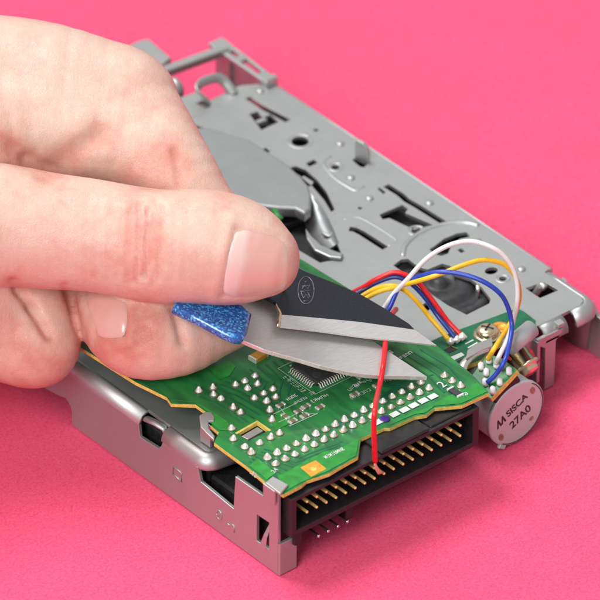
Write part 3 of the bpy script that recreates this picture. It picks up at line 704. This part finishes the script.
# ------------------------------------------------------------------ stepper motor at the rear
MC = np.array([66.3, 3.0, 8.2]); MR = 7.45
TA = math.radians(27)
Mm = quad(MC, (math.cos(TA), 0, math.sin(TA)), (-math.sin(TA), 0, math.cos(TA)), (0, -1, 0))   # local x along the lettering, z towards the viewer
mo = MB()
mo.lathe([(0.5,-13),(MR-0.7,-13),(MR-0.3,-12.6),(MR-0.3,-1.4),(MR-0.5,-1.2),(MR-0.5,-0.95),(MR,-0.9),(MR,-0.15),(MR-0.2,0.0),(MR-0.6,0.02),(0.05,0.02)], Mm, 56)
mo.box((-MR-0.9,-1.6,-0.9),(-MR+1.2,0.4,-0.05), Mm @ Matrix.Rotation(0.55,4,'Z'), 0, 0.2)
mtr = part(mo, "stepper_motor", "motor", drive)
gr = MB()
gr.tube([tuple(Mm @ Vector(((MR-0.38)*math.cos(a), (MR-0.38)*math.sin(a), 0.0))) for a in np.linspace(-2.6, 0.5, 30)], 0.13, 6); part(gr, "rim_groove", "ink", mtr)
lt = MB()
lt.text("SISCA", 2.35, Mm @ T(0.9, 1.9, 0.03), 0.02, 0, 0.07)
lt.text("27A0", 2.75, Mm @ T(0.3, -1.65, 0.03) , 0.02, 0, 0.07)
# double-peaked emblem before the name
for k in (0, 1):
    x = -5.5+k*1.3
    lt.plate([(x,0.9),(x+0.95,2.9),(x+1.3,2.9),(x+1.5,0.9),(x+1.0,0.9),(x+0.93,2.0),(x+0.5,0.9)],[],0.04,Mm @ T(0,0,0.05),0.004)
part(lt, "stamped_lettering", "ink", mtr)
dm = MB()
for (x, y, rx, ry) in ((5.5,1.7,0.65,1.0),(-5.6,-1.7,0.65,1.0),(2.2,-4.6,0.6,0.5)):
    dm.plate(ring(x,y,rx,ry,16),[ring(x,y,rx-0.28,ry-0.3,12)],0.12,Mm @ T(0,0,0.1),0.03); dm.plate(ring(x,y,rx-0.3,ry-0.32,12),[],0.03,Mm @ T(0,0,0.04),0.005)
part(dm, "rivet_dimple", "pad", mtr)
# inclined terminal board on the can
b0, b1_ = aty(443, 374, 2.6), aty(463, 352.5, 2.6)
ex = (b1_-b0)/np.linalg.norm(b1_-b0); ez = np.cross(ex, (0, 1, 0)); L_ = float(np.linalg.norm(b1_-b0))
Mt = quad(b0, ex, (0, 1, 0), ez)
tbm = MB(); tbm.plate([(0,0),(L_,0),(L_+0.2,5),(L_-0.6,8.4),(1.2,7.6),(-0.3,5.5)], [], 1.3, Mt, 0.06, 0, 1)
tbd = part(tbm, "terminal_board", ["pcb", "fr4"], mtr)
def ont(px, py, h=0.4):                       # ray onto the inclined board
    d = ray(px, py); n_ = np.array(ez); t = n_.dot(b0+n_*h-CAM)/n_.dot(d); return CAM+d*t
pdm = MB(); pdm.tube([(-0.95,0,0.1),(-0.7,0,0.25),(0.5,0,0.35),(0.95,0,0.12)], [0.3,0.72,0.66,0.3], 10, flat=0.7)
pd0 = pdm.build("solder_pad", "white", tbd, (0, 0, 0))
pads = [(441.5,345),(447,348.5),(456.5,353.5),(439.5,354.5),(449.5,361.5),(444.3,368),(435.5,350),(438.5,362)]
repeat(pd0, tbd, [ont(a, b_, 0.1) for a, b_ in pads], [(0.3, -math.asin(max(-1,min(1,ex[2]))), 0.9)]*len(pads))
blk = MB(); blk.box((0.6,0.6,-4.2),(L_-0.4,6,-1.3), Mt, 0, 0.2); part(blk, "coil_block", "black", mtr)
# bracket that carries the motor, and the rear leg
lg = MB()
lp_ = [(83.0,0.4),(85.6,0.4),(86.2,13.0),(83.0,13.0)]
lg.plate([(83.6,0.3),(86.2,0.3),(86.4,11.6),(88.2,13.2),(88.2,14.0),(81.2,14.0),(81.2,12.6),(83.4,11)], [], 0.9, MYm(YR), 0.15)
lg.plate([(76.0,6),(81.0,4.6),(81.4,13.6),(76.0,13.6)], [ring(78.6,10.8,1.1,1.1,14)], 0.8, MYm(YR+1.2), 0.15)
lg.box((81.0,YR-0.2,3.2),(81.9,YR+10,13.6),bev=0.1)
part(lg, "rear_leg", "sheet", drive)
cyl = MB(); q1 = aty(457,335,11.0); cyl.tube([q1, q1+np.array([7.0,1.0,0.9])], 1.9, 18); part(cyl, "bearing_sleeve", "motor", drive)
#hl = MB(); q2 = aty(462.5,333,9.9); hl.lathe([(1.5,0),(1.5,0.25),(1.0,0.3)], quad(q2,(1,0,0),(0,0,1),(0,-1,0)), 16); part(hl, "sleeve_hole", "ink", drive)
bs = MB(); q3 = aty(469.5,348,9.5); mq = quad(q3,(1,0,0),(0,0,1),(0,-1,0)) @ Matrix.Rotation(0.5,4,'X')
bs.lathe([(2.2,-4),(2.2,0.3),(2.9,0.35),(2.9,0.9),(2.0,1.0),(2.0,1.8),(1.6,2.2),(0.05,2.3)], mq, 22); part(bs, "screw", "brass", drive)
rd = MB(); rd.tube([ont(456.3,343.8,0.6),ont(457.3,342.8,0.6)],0.6,10); rd.tube([aty(471,340,12),aty(474,346,12)],1.1,10); part(rd,"red_washer","red",drive)

# ------------------------------------------------------------------ wires soldered to the drive
def wire(pts, mat, label, r_=0.51):
    mb = MB(); mb.tube(spline([at(*p) if len(p) == 3 else ont(p[0], p[1], p[2]+p[3]) for p in pts], 10), r_, 12); o = part(mb, "wire", mat, drive, label); return o
wire([(336,296,24),(348,290,26),(357,284.5,28),(370,279.3,29.5),(380,281.5,29),(389,287.5,27),(397,297,24.5),(404,306.5,22),(411,316,19.5),(420.5,326,17.5)], 'red', "red wire in the short bundle")
wire([(336,299,24),(348,292,25.5),(357,287,27),(370,282.8,28.5),(379,285,28),(387,291,26),(395,300,23.5),(403,311.5,20.5),(416.5,328.5,17.6)], 'navy', "dark blue wire in the short bundle")
wire([(336,303,24),(345,298,25),(355,292.3,26.5),(367,289.3,28),(377,291.8,27.5),(387,300.5,25),(397,312.5,21.5),(412,330.3,17.8)], 'yellow', "yellow wire in the short bundle")
wire([(338,306,24),(350,298.5,25.5),(360,293.5,27),(372,290.3,28.5),(384,287,31),(397,283.2,33),(408,279.4,34),(420,274.7,35),(435,270.2,35.5),(447,271,35),(456,275.5,33.5),(463,286,30.5),(464.5,299,27),(460,313,23.5),(453,325,22),(446,336,0,3.2),(441,344.5,0,0.8)], 'yellow', "yellow wire arching to the motor")
wire([(360,310,24),(364,304.5,25),(371,294.5,28),(380,285.2,31),(395,269,35.5),(411.7,259,38),(428,256,39),(443,260.2,38.5),(453.5,267.5,36.5),(461,280,33),(463.2,297,28.5),(459.5,317,23.5),(455,331,22.5),(450,341,0,3.0),(447,347.5,0,0.8)], 'white', "white wire arching to the motor")
wire([(362,313,24),(367.5,305,25.5),(373,292.7,28.5),(378,287.5,30),(385,283.8,31.5),(402,279.2,34),(418,280,34.5),(435,285,34),(448,293.2,32),(455,303,29),(458.8,318,25),(457.2,332,23),(453.5,345.5,0,3.0),(447,355.5,0,1.6),(440.5,362,0,0.7)], 'blue', "bright blue wire arching to the motor")

# ------------------------------------------------------------------ scissors (blade plane runs down towards the board)
BA, BB = at(395.5,357.5,23.7), at(262,320,33.5)
bex = (BB-BA)/np.linalg.norm(BB-BA); bey = np.cross((0, 0, 1), bex); bey /= np.linalg.norm(bey); bey = bey if bey[1] > 0 else -bey
bn = np.cross(bex, bey)
if bn[2] < 0: bey = -bey; bn = -bn
Mb = quad(BA, bex, bey, bn)
def bl(px, py, h=0.0):
    d = ray(px, py); t = bn.dot(BA+bn*h-CAM)/bn.dot(d); q = CAM+d*t-BA; return (float(q@bex), float(q@bey))
scis = empty("scissors", at(240, 315, 31))
tag(scis, "open scissors with one dark blade and blue glitter handle, closing on a red wire", "scissors")
lb = MB()
lo_ = [(395.5,357.5),(380,357),(365,356.8),(350,356),(338,354.2),(330,352.5),(315,349),(300,344.5),(285,340.5),(272.5,336.8),(258,330.5),(240,320),(222,306),(240,292),(280,296),(300,299),(330,312),(350,327.5)]
lb.plate([bl(*q) for q in lo_], [], 1.0, Mb, 0.12)
part(lb, "blade", "blade", scis, "lower bare steel blade")
UH = 2.3
ubm = MB(); up_ = [(281.5,301),(262,290),(268,276),(296,274),(302,277.6),(323,286),(345,295.3),(366,307.5),(382,317.8),(386,322),(345,316.3),(316,313.5),(286,310.8)]
ubm.plate([bl(*q, UH) for q in up_], [], 1.0, Mb @ T(0, 0, UH), 0.12)
ubl = part(ubm, "blade", "darkblade", scis, "upper dark blade with an engraved oval")
# ground edge of the dark blade
bvp = [(286,310.9),(316,313.6),(345,316.4),(386,322.2),(402.3,333.8),(345,327.4),(316,323.4),(284,319.6)]
V = []
for (a, b_), h in zip(bvp, [UH, UH, UH, UH, UH-.25, UH-.5, UH-.5, UH-.5]):
    q = bl(a, b_, h); V.append(tuple(Mb @ Vector((q[0], q[1], h-0.02))))
Vb = [tuple(Vector(p)-Vector(bn)*0.35) for p in V]
bvm = MB(); nV = len(V); bvm.add(V+Vb, [list(range(nV)), list(range(nV, 2*nV))[::-1]]+[(i, i+nV, (i+1) % nV+nV, (i+1) % nV) for i in range(nV)])
part(bvm, "ground_edge", "blade", ubl)
rc = MB(); rc.tube([tuple(Mb @ Vector((*bl(a, b_, h), h))) for a, b_, h in ((281.3,301.5,UH-.5),(283,306,UH-.4),(285.2,311,UH-.3),(284.2,315,UH-.3),(283.6,319.8,UH-.5))], 0.42, 8); part(rc, "blade_step", "brass", ubl)  # golden highlight on the step, put into a brass colour
eg = MB(); oc = (304.5, 292.8)
def eo(x, y): return tuple(Mb @ Vector((*bl(oc[0]+x, oc[1]+y, UH), UH+0.02)))
eg.tube([eo(6*math.cos(a), 10.2*math.sin(a)) for a in np.linspace(0, 2*math.pi, 40)], 0.10, 5)
for seg in (((-3,-1),(-1,-4),(1,-1),(3,-4)),((-4,1),(4,0)),((-3,3),(-2,6),(0,3),(2,6)),((-3,-3),(3,-3.5)),((-2,8),(2,8)),((-4,0),(-3,4)),((1,1),(3,5)),((-1,-6),(1,-7))):
    eg.tube([eo(*q) for q in seg], 0.10, 5)
part(eg, "engraved_mark", "etch", ubl)
# blue handle: stacked outlines make a rounded bar
hd = MB()
hb_ = [(204,307.6),(223,316.3),(243,327.2),(251,330.6),(256.5,330.9),(259,328)]
ht_ = [(261.5,322),(264.5,309),(258,303),(245,297),(225,292),(208,296)]
hd.plate([bl(*q, 4.0) for q in hb_]+[bl(*q, 5.0) for q in ht_], [], 2.4, Mb @ T(0, 0, 5.0), 1.1, bres=5)
for p_ in range(len(hd.sm)): hd.sm[p_] = True
hdl = part(hd, "handle", "glitter", scis)

# ------------------------------------------------------------------ red wire between the blades
rwm = MB()
pb_ = aty(356.3, 421, -3.4)
def bw(px, py, h): 
    q = bl(px, py, h); return np.array(Mb @ Vector((*q, h)))
rp = [pb_, aty(355.9,410,-4.5), aty(355.4,395,-5.2), aty(356.3,380,-3.5), at(359.3,366,25.6), bw(362.3,350,1.0), bw(363.6,338,1.0), bw(364.4,329,1.0), bw(366,320,0.9), at(369,311,25.5), at(372,307,22)]
rwm.tube(spline(rp, 8), 0.56, 12)
redw = rwm.build("red_wire", "red", None, pb_); tag(redw, "thin red wire rising from the black pin connector between the scissor blades", "wire")
rs_ = MB()
for k in range(3):
    rs_.tube(spline([pb_+np.array([0,0,0.2]), aty(356+k*.4,423.5,-3.2), aty(357.2+k*.9,427.5-k*.3,-2.6), aty(359+k*1.3,430.5-k*.4,-2.0)],4), 0.19, 6)
part(rs_, "copper_strand", "wirecopper", redw)

# ------------------------------------------------------------------ the hand (distance field in view space, then one continuous skin)
D0 = 1575.0
def VS(px, py, z):
    q = at(px, py, z)-CAM; return np.array([q@CR, q@CU, q@CF])
def world(v): return CAM + v[..., 0:1]*CR + v[..., 1:2]*CU + v[..., 2:3]*CF
CHAINS = {}
class F3:
    def __init__(s, X): s.X = X
    def chain(s, pts, n=3):
        """pts: (px, py, z, r) along one finger, joined by a smooth curve"""
        key = str(pts)
        if key not in CHAINS: CHAINS[key] = spline([(*VS(a, b_, z), r_) for a, b_, z, r_ in pts], n)
        J = CHAINS[key]; d = None
        for A4, B4 in zip(J[:-1], J[1:]):
            A, ra, B_, rb = A4[:3], A4[3], B4[:3], B4[3]
            ab = B_-A; t = np.clip(((s.X-A)@ab)/(ab@ab), 0, 1)
            q = s.X-A-t[..., None]*ab; e = np.sqrt(np.einsum('...i,...i->...', q, q))-(ra+(rb-ra)*t)
            d = e if d is None else np.minimum(d, e)
        return d
    def ball(s, px, py, z, r_, sc=(1, 1, 1)):
        q = (s.X-VS(px, py, z))/np.array(sc); return (np.linalg.norm(q, axis=-1)-r_)*min(sc)
def smin(a, b_, k):
    h = np.clip(0.5+0.5*(b_-a)/k, 0, 1); return b_*(1-h)+a*h-k*h*(1-h)
def smax(a, b_, k): return -smin(-a, -b_, k)
def groove(X, p, q, wd, dep, z):
    """amount pushed in along a crease line seen from p to q (pixels)"""
    A, B_ = VS(*p, z), VS(*q, z); ab = (B_-A)[:2]; rel = X[..., :2]-A[:2]
    t = np.clip((rel@ab)/(ab@ab), 0, 1); dd = np.linalg.norm(rel-t[..., None]*ab, axis=-1)
    return dep*np.exp(-(dd/wd)**2)
def hand_sdf(X, only=None):
    f = F3(X)
    thumb = f.chain([(-90,232,58,22),(-30,238,55,17.5),(20,243,53,14.2),(75,244,51.5,12.5),(125,249.5,50.5,11.7),(165,255,50,11.3),(200,260,50,11.6),(230,260.5,50,11.6),(250,263,49.5,10.9),(271,269.5,49,7.9)])
    index = f.chain([(-60,150,64,22),(-10,142,62,17.5),(60,137,60,14.5),(110,142,59,13.7),(145,147,58,12.0),(166,150.5,57.5,11.2),(173,160,56,10.5),(190,185,53,9.9),(208,209,50,8.7),(227,233,46,7.2),(250,256,43,6.6)])
    fill = f.chain([(-20,190,60,17),(40,182,58,13),(95,178,57,9.8),(150,183,55,8.6),(188,199,51,6.6)])
    index = smin(index, fill, 6)
    mid = f.chain([(254,319,29.5,4.2),(234,322,29.5,6.2),(207,327.5,29.8,8.2),(181,325,30.3,9.3),(166,314,30.8,8.8),(159,300,31.5,8.2),(154,286,32.5,7.8)])
    mid = smin(mid, f.ball(200,318,30,9.2,(1.3,0.9,0.9)), 3)
    if only == 'mid': return mid
    ringf = f.chain([(99,300,30.5,8.6),(101.5,316,28,8.8),(102,332.5,25,9.1)])
    ring2 = f.chain([(-40,310,42,15),(20,314,32,12),(70,325,26.5,9.9),(86,329,25.5,9.2)])
    ring3 = f.chain([(30,300,36,11),(78,302,32,9.2),(94,300,31,8.3)])
    ringf = smin(smin(ringf, ring2, 3), ring3, 2.0)
    palm = f.chain([(-160,190,66,27),(-90,200,62,25),(-30,205,58,17)])
    palm2 = f.chain([(-130,250,60,24),(-75,280,50,20),(-30,300,42,14)])
    arm = f.chain([(-900,185,104,40),(-560,195,90,36),(-270,205,76,31),(-220,208,72,29.5),(-160,215,67,28)])
    d = smin(smin(palm, palm2, 10), arm, 10)
    d = smin(d, ringf, 3.0)
    d = smin(d, mid, 1.5)
    d = smin(d, index, 2.5)
    d = smin(d, thumb, 1.0)
    d = smax(d, -(X[..., 0]+235.0), 3.0)
    d = d+0.25*np.sin(X[...,0]*0.33+X[...,1]*0.21)*np.sin(X[...,1]*0.4-X[...,2]*0.17)*0.5
    return d
def surface_nets(lo, hi, h):
    ax = [np.arange(lo[i], hi[i]+h, h) for i in range(3)]
    n = [len(a) for a in ax]
    D = np.empty(n, np.float32); bk = 8
    blocks = [(i, j, k) for i in range(0, n[0], bk) for j in range(0, n[1], bk) for k in range(0, n[2], bk)]
    C_ = np.array([[ax[q][min(b_[q]+bk//2, n[q]-1)] for q in range(3)] for b_ in blocks]); dc = hand_sdf(C_)
    live = []
    for b_, v_ in zip(blocks, dc):
        if abs(v_) > h*bk*0.87+2.5: D[tuple(slice(q, q+bk) for q in b_)] = v_
        else: live.append(b_)
    for c0_ in range(0, len(live), 60):
        part_ = live[c0_:c0_+60]
        G = [np.stack(np.meshgrid(*[ax[q][b_[q]:b_[q]+bk] for q in range(3)], indexing='ij'), -1) for b_ in part_]
        v_ = hand_sdf(np.concatenate([g_.reshape(-1, 3) for g_ in G])); o_ = 0
        for b_, g_ in zip(part_, G):
            m_ = g_.shape[0]*g_.shape[1]*g_.shape[2]
            D[tuple(slice(q, q+bk) for q in b_)] = v_[o_:o_+m_].reshape(g_.shape[:3]); o_ += m_
    ins = D < 0
    nx, ny, nz = n
    cs = np.zeros((nx-1, ny-1, nz-1, 3), np.float32); ct = np.zeros((nx-1, ny-1, nz-1), np.float32)
    cor = [(i, j, k) for i in (0, 1) for j in (0, 1) for k in (0, 1)]
    sl = lambda c_: tuple(slice(c_[i], n[i]-1+c_[i]) for i in range(3))
    for a in cor:
        for axn in range(3):
            if a[axn]: continue
            b_ = list(a); b_[axn] = 1; b_ = tuple(b_)
            da, db = D[sl(a)], D[sl(b_)]; cross = (da < 0) != (db < 0)
            t = np.where(cross, da/np.where(da == db, 1, da-db), 0)
            for q in range(3):
                cs[..., q] += np.where(cross, a[q]+(t if q == axn else 0), 0)
            ct += cross
    act = ct > 0; idx = -np.ones(act.shape, int); idx[act] = np.arange(act.sum())
    I = np.argwhere(act); V = (I+cs[act]/ct[act][:, None])*h+np.array(lo)
    Fs = []
    for axn in range(3):
        o1, o2 = [q for q in range(3) if q != axn]
        s0 = [slice(1, n[q]-1) for q in range(3)]; s0[axn] = slice(0, n[axn]-1); s1 = list(s0); s1[axn] = slice(1, n[axn])
        A, B_ = ins[tuple(s0)], ins[tuple(s1)]; W = np.argwhere(A != B_)
        if not len(W): continue
        flip = A[tuple(W.T)]
        base_ = W.copy(); base_[:, o1] += 1; base_[:, o2] += 1
        def ci(d1, d2):
            q = base_.copy(); q[:, o1] += d1; q[:, o2] += d2; return idx[q[:, 0], q[:, 1], q[:, 2]]
        Q = np.stack([ci(-1, -1), ci(0, -1), ci(0, 0), ci(-1, 0)], 1)
        fl = flip if axn != 1 else ~flip
        Q[~fl] = Q[~fl][:, ::-1]; Fs.append(Q)
    return V, np.concatenate(Fs)
def groove_line(X, pts, wd, dep, z):
    m_ = None
    for p, q in zip(pts[:-1], pts[1:]):
        A, B_ = VS(*p, z), VS(*q, z); ab = (B_-A)[:2]; rel = X[..., :2]-A[:2]
        t = np.clip((rel@ab)/(ab@ab), 0, 1); dd = np.linalg.norm(rel-t[..., None]*ab, axis=-1)
        m_ = dd if m_ is None else np.minimum(m_, dd)
    return dep*np.exp(-(m_/wd)**2)
def creases(X):
    g_ = groove(X,(206,188),(210,215),1.0,0.45,53)+groove(X,(97,197),(116,205),1.7,0.8,53)+groove(X,(72,178),(97,195),1.9,1.15,54)+groove(X,(112,203),(152,176),2.6,1.0,55)
    g_ = g_+groove(X,(104,200),(103,190),1.0,0.3,54)+groove(X,(150,178),(186,162),3.0,0.35,56)
    for k, (x, dp) in enumerate(((140,.06),(146,.08),(151,.07),(156,.12),(160,.08),(165,.12),(169,.14),(173,.16),(178,.30),(182,.16),(186,.30),(190,.14),(194,.18),(199,.08),(205,.07),(214,.05))):
        w1 = 4*math.sin(k*2.3); g_ = g_+groove_line(X,((x+3+w1*.4,222+abs(w1)*3),(x+2.2,238),(x+1+w1*.2,255),(x-.6,272),(x-2+w1*.5,290-abs(w1)*2)),0.62,dp*(2.6 if dp > .13 else 1.8),51)
    for k in range(6): g_ = g_+groove(X,(130+k*9,112+k*2),(122+k*9,160+k*3),0.7,0.05,58)
    g_ = g_+groove(X,(88,288),(100,306),1.0,1.5,32)+groove(X,(100,306),(112,327),1.1,1.3,30)+groove(X,(206,306),(212,332),1.0,0.9,34)+groove(X,(168,330),(186,322),0.8,0.25,33)+groove(X,(172,336),(190,327),0.8,0.2,33)
    g_ = g_+groove(X,(252,247),(241.5,297),0.55,0.30,55)+groove(X,(252,247),(284,257),0.55,0.30,55)+groove(X,(241.5,297),(276,297),0.6,0.22,55)
    g_ = g_-groove_line(X,((249,240),(243.5,262),(239,282),(233.5,301)),1.3,0.38,55)-groove_line(X,((249,240),(268,244),(290,251)),1.1,0.30,55)-groove_line(X,((236,302),(262,302.5),(286,300)),1.0,0.2,55)
    g_ = g_-groove_line(X,((143,333),(157,336),(172,333)),1.0,0.25,36)-groove_line(X,((172,333),(174,315),(173,300)),0.9,0.22,36)
    g_ = g_+groove_line(X,((126,291),(130,304),(134,320),(138,333)),0.9,1.1,31)
    g_ = g_+groove(X,(146,326),(168,326),0.5,0.3,36)+groove(X,(168,326),(171,300),0.5,0.3,36)
    return g_
lo = np.array([-239.0, -40.0, D0-84.0]); hi = np.array([4.0, 76.0, D0+66.0])
V, Fq = surface_nets(lo, hi, 0.6)
ok = (Fq >= 0).all(1); Fq = Fq[ok]
# relax
for it in range(2):
    acc = np.zeros_like(V); cnt = np.zeros(len(V))
    for a in range(4):
        b_ = (a+1) % 4; np.add.at(acc, Fq[:, a], V[Fq[:, b_]]); np.add.at(cnt, Fq[:, a], 1)
        np.add.at(acc, Fq[:, b_], V[Fq[:, a]]); np.add.at(cnt, Fq[:, b_], 1)
    V = V*0.5+0.5*acc/np.maximum(cnt, 1)[:, None]
e_ = 0.4; gn = np.stack([hand_sdf(V+np.eye(3)[k]*e_)-hand_sdf(V-np.eye(3)[k]*e_) for k in range(3)], -1); gn /= np.linalg.norm(gn, axis=1, keepdims=True)
cr_v = creases(V)
V = V-gn*(cr_v*np.clip(-gn[:, 2]*1.5, 0, 1))[:, None]
# flush: where the blood shows through the skin, and a darker tint along creases
def pxof(V): return 300+FPX*V[:, 0]/V[:, 2], 300-FPX*V[:, 1]/V[:, 2]
px_, py_ = pxof(V)
fl = np.full(len(V), 0.16)
def blob(cx, cy, r_, amt):
    global fl
    fl = fl+0.7*amt*np.exp(-((px_-cx)**2+(py_-cy)**2)/(r_*r_))
for q in ((168,326,22,0.85),(186,342,26,0.45),(150,345,24,0.35),(215,322,20,-0.35),(188,268,30,0.25),(182,235,22,0.15),(235,290,30,0.32),(285,290,20,0.25),(150,285,40,0.15),
          (120,362,34,0.35),(85,352,36,0.35),(98,325,22,-0.15),(112,200,20,0.5),(84,188,16,0.4),(208,190,22,0.35),(190,206,26,0.35),(150,200,26,0.25),(95,270,40,-0.05),(140,235,40,-0.08),(130,305,14,0.3),
          (130,130,60,-0.12),(170,125,30,0.15),(245,225,22,0.2),(60,340,60,0.2),(100,287,40,0.2),(262,250,14,-0.15)): blob(*q)
fl = fl+np.clip(cr_v*0.5, 0, 0.28)  # creases coloured darker and redder
hb = VS(20, 250, 45); hw = world(V)
base_h = np.array([world(hb[None])[0][0], world(hb[None])[0][1], 0.0])
hm = bpy.data.meshes.new("person"); hm.from_pydata([tuple(p) for p in (hw-base_h)*S], [], [tuple(int(i) for i in q) for q in Fq])
hm.polygons.foreach_set("use_smooth", [True]*len(hm.polygons)); hm.materials.append(M['skin'])
at1 = hm.attributes.new("flush", 'FLOAT', 'POINT'); at1.data.foreach_set("value", np.clip(fl, 0, 1).astype(np.float32))
hm.validate(); hm.update()
person = bpy.data.objects.new("person", hm); scene.collection.objects.link(person); person.location = Vector(base_h)*S; BASE[person.name] = base_h
tag(person, "bare hand reaching in from the left, thumb pressing on the scissors handle", "person")
# fingernails: plates lying on the skin
def nail(corners, lift, nu=22, nv=18, rnd=3.0, label=None, only=None, t0=0.0, t1=0.9):
    """corners: four pixels (cuticle top, tip top, tip bottom, cuticle bottom)"""
    c = np.array(corners, float); U, W_ = np.meshgrid(np.linspace(-1, 1, nu), np.linspace(-1, 1, nv), indexing='ij')
    # square -> superellipse
    uu = U*np.sqrt(1-0.34*W_**2); ww = W_*np.sqrt(1-0.34*U**2)
    a = (uu+1)/2; b_ = (ww+1)/2
    PX = (c[0]*(1-a)[..., None]+c[1]*a[..., None])*(1-b_)[..., None]+(c[3]*(1-a)[..., None]+c[2]*a[..., None])*b_[..., None]
    dirs = np.stack([(PX[..., 0]-300)/FPX, (300-PX[..., 1])/FPX, np.ones(PX.shape[:2])], -1)
    t = np.full(PX.shape[:2], D0-80.0)
    for _ in range(90): t = t+np.clip(hand_sdf(dirs*t[..., None], only), -3, 3)*0.8
    Pn = dirs*t[..., None]
    e = 0.4; g_ = np.stack([hand_sdf(Pn+np.eye(3)[k]*e, only)-hand_sdf(Pn-np.eye(3)[k]*e, only) for k in range(3)], -1); g_ /= np.linalg.norm(g_, axis=-1, keepdims=True)
    edge = np.maximum(np.abs(U), np.abs(W_)); up = lift*np.clip((1-edge)*2.6, 0, 1)
    up = np.where(edge > 0.99, -0.15, up)
    Pn = Pn+g_*up[..., None]
    Wd = world(Pn.reshape(-1, 3))
    mb = MB(); mb.add(Wd, [(i*nv+j, i*nv+j+1, (i+1)*nv+j+1, (i+1)*nv+j) for i in range(nu-1) for j in range(nv-1)], 0, True)
    o = part(mb, "fingernail", "nail", person, label)
    tone = (t0+a*(t1-t0)).reshape(-1); k_ = o.data.attributes.new("tone", 'FLOAT', 'POINT'); k_.data.foreach_set("value", tone.astype(np.float32))
nail([(249,243),(293,252),(294,297),(237,301)], 0.10)
nail([(147,331),(134,286),(170,284),(171,330)], 0.2, only='mid', t0=0.40, t1=0.72)
for o in bpy.data.objects:
    if '_b' in o: del o['_b']
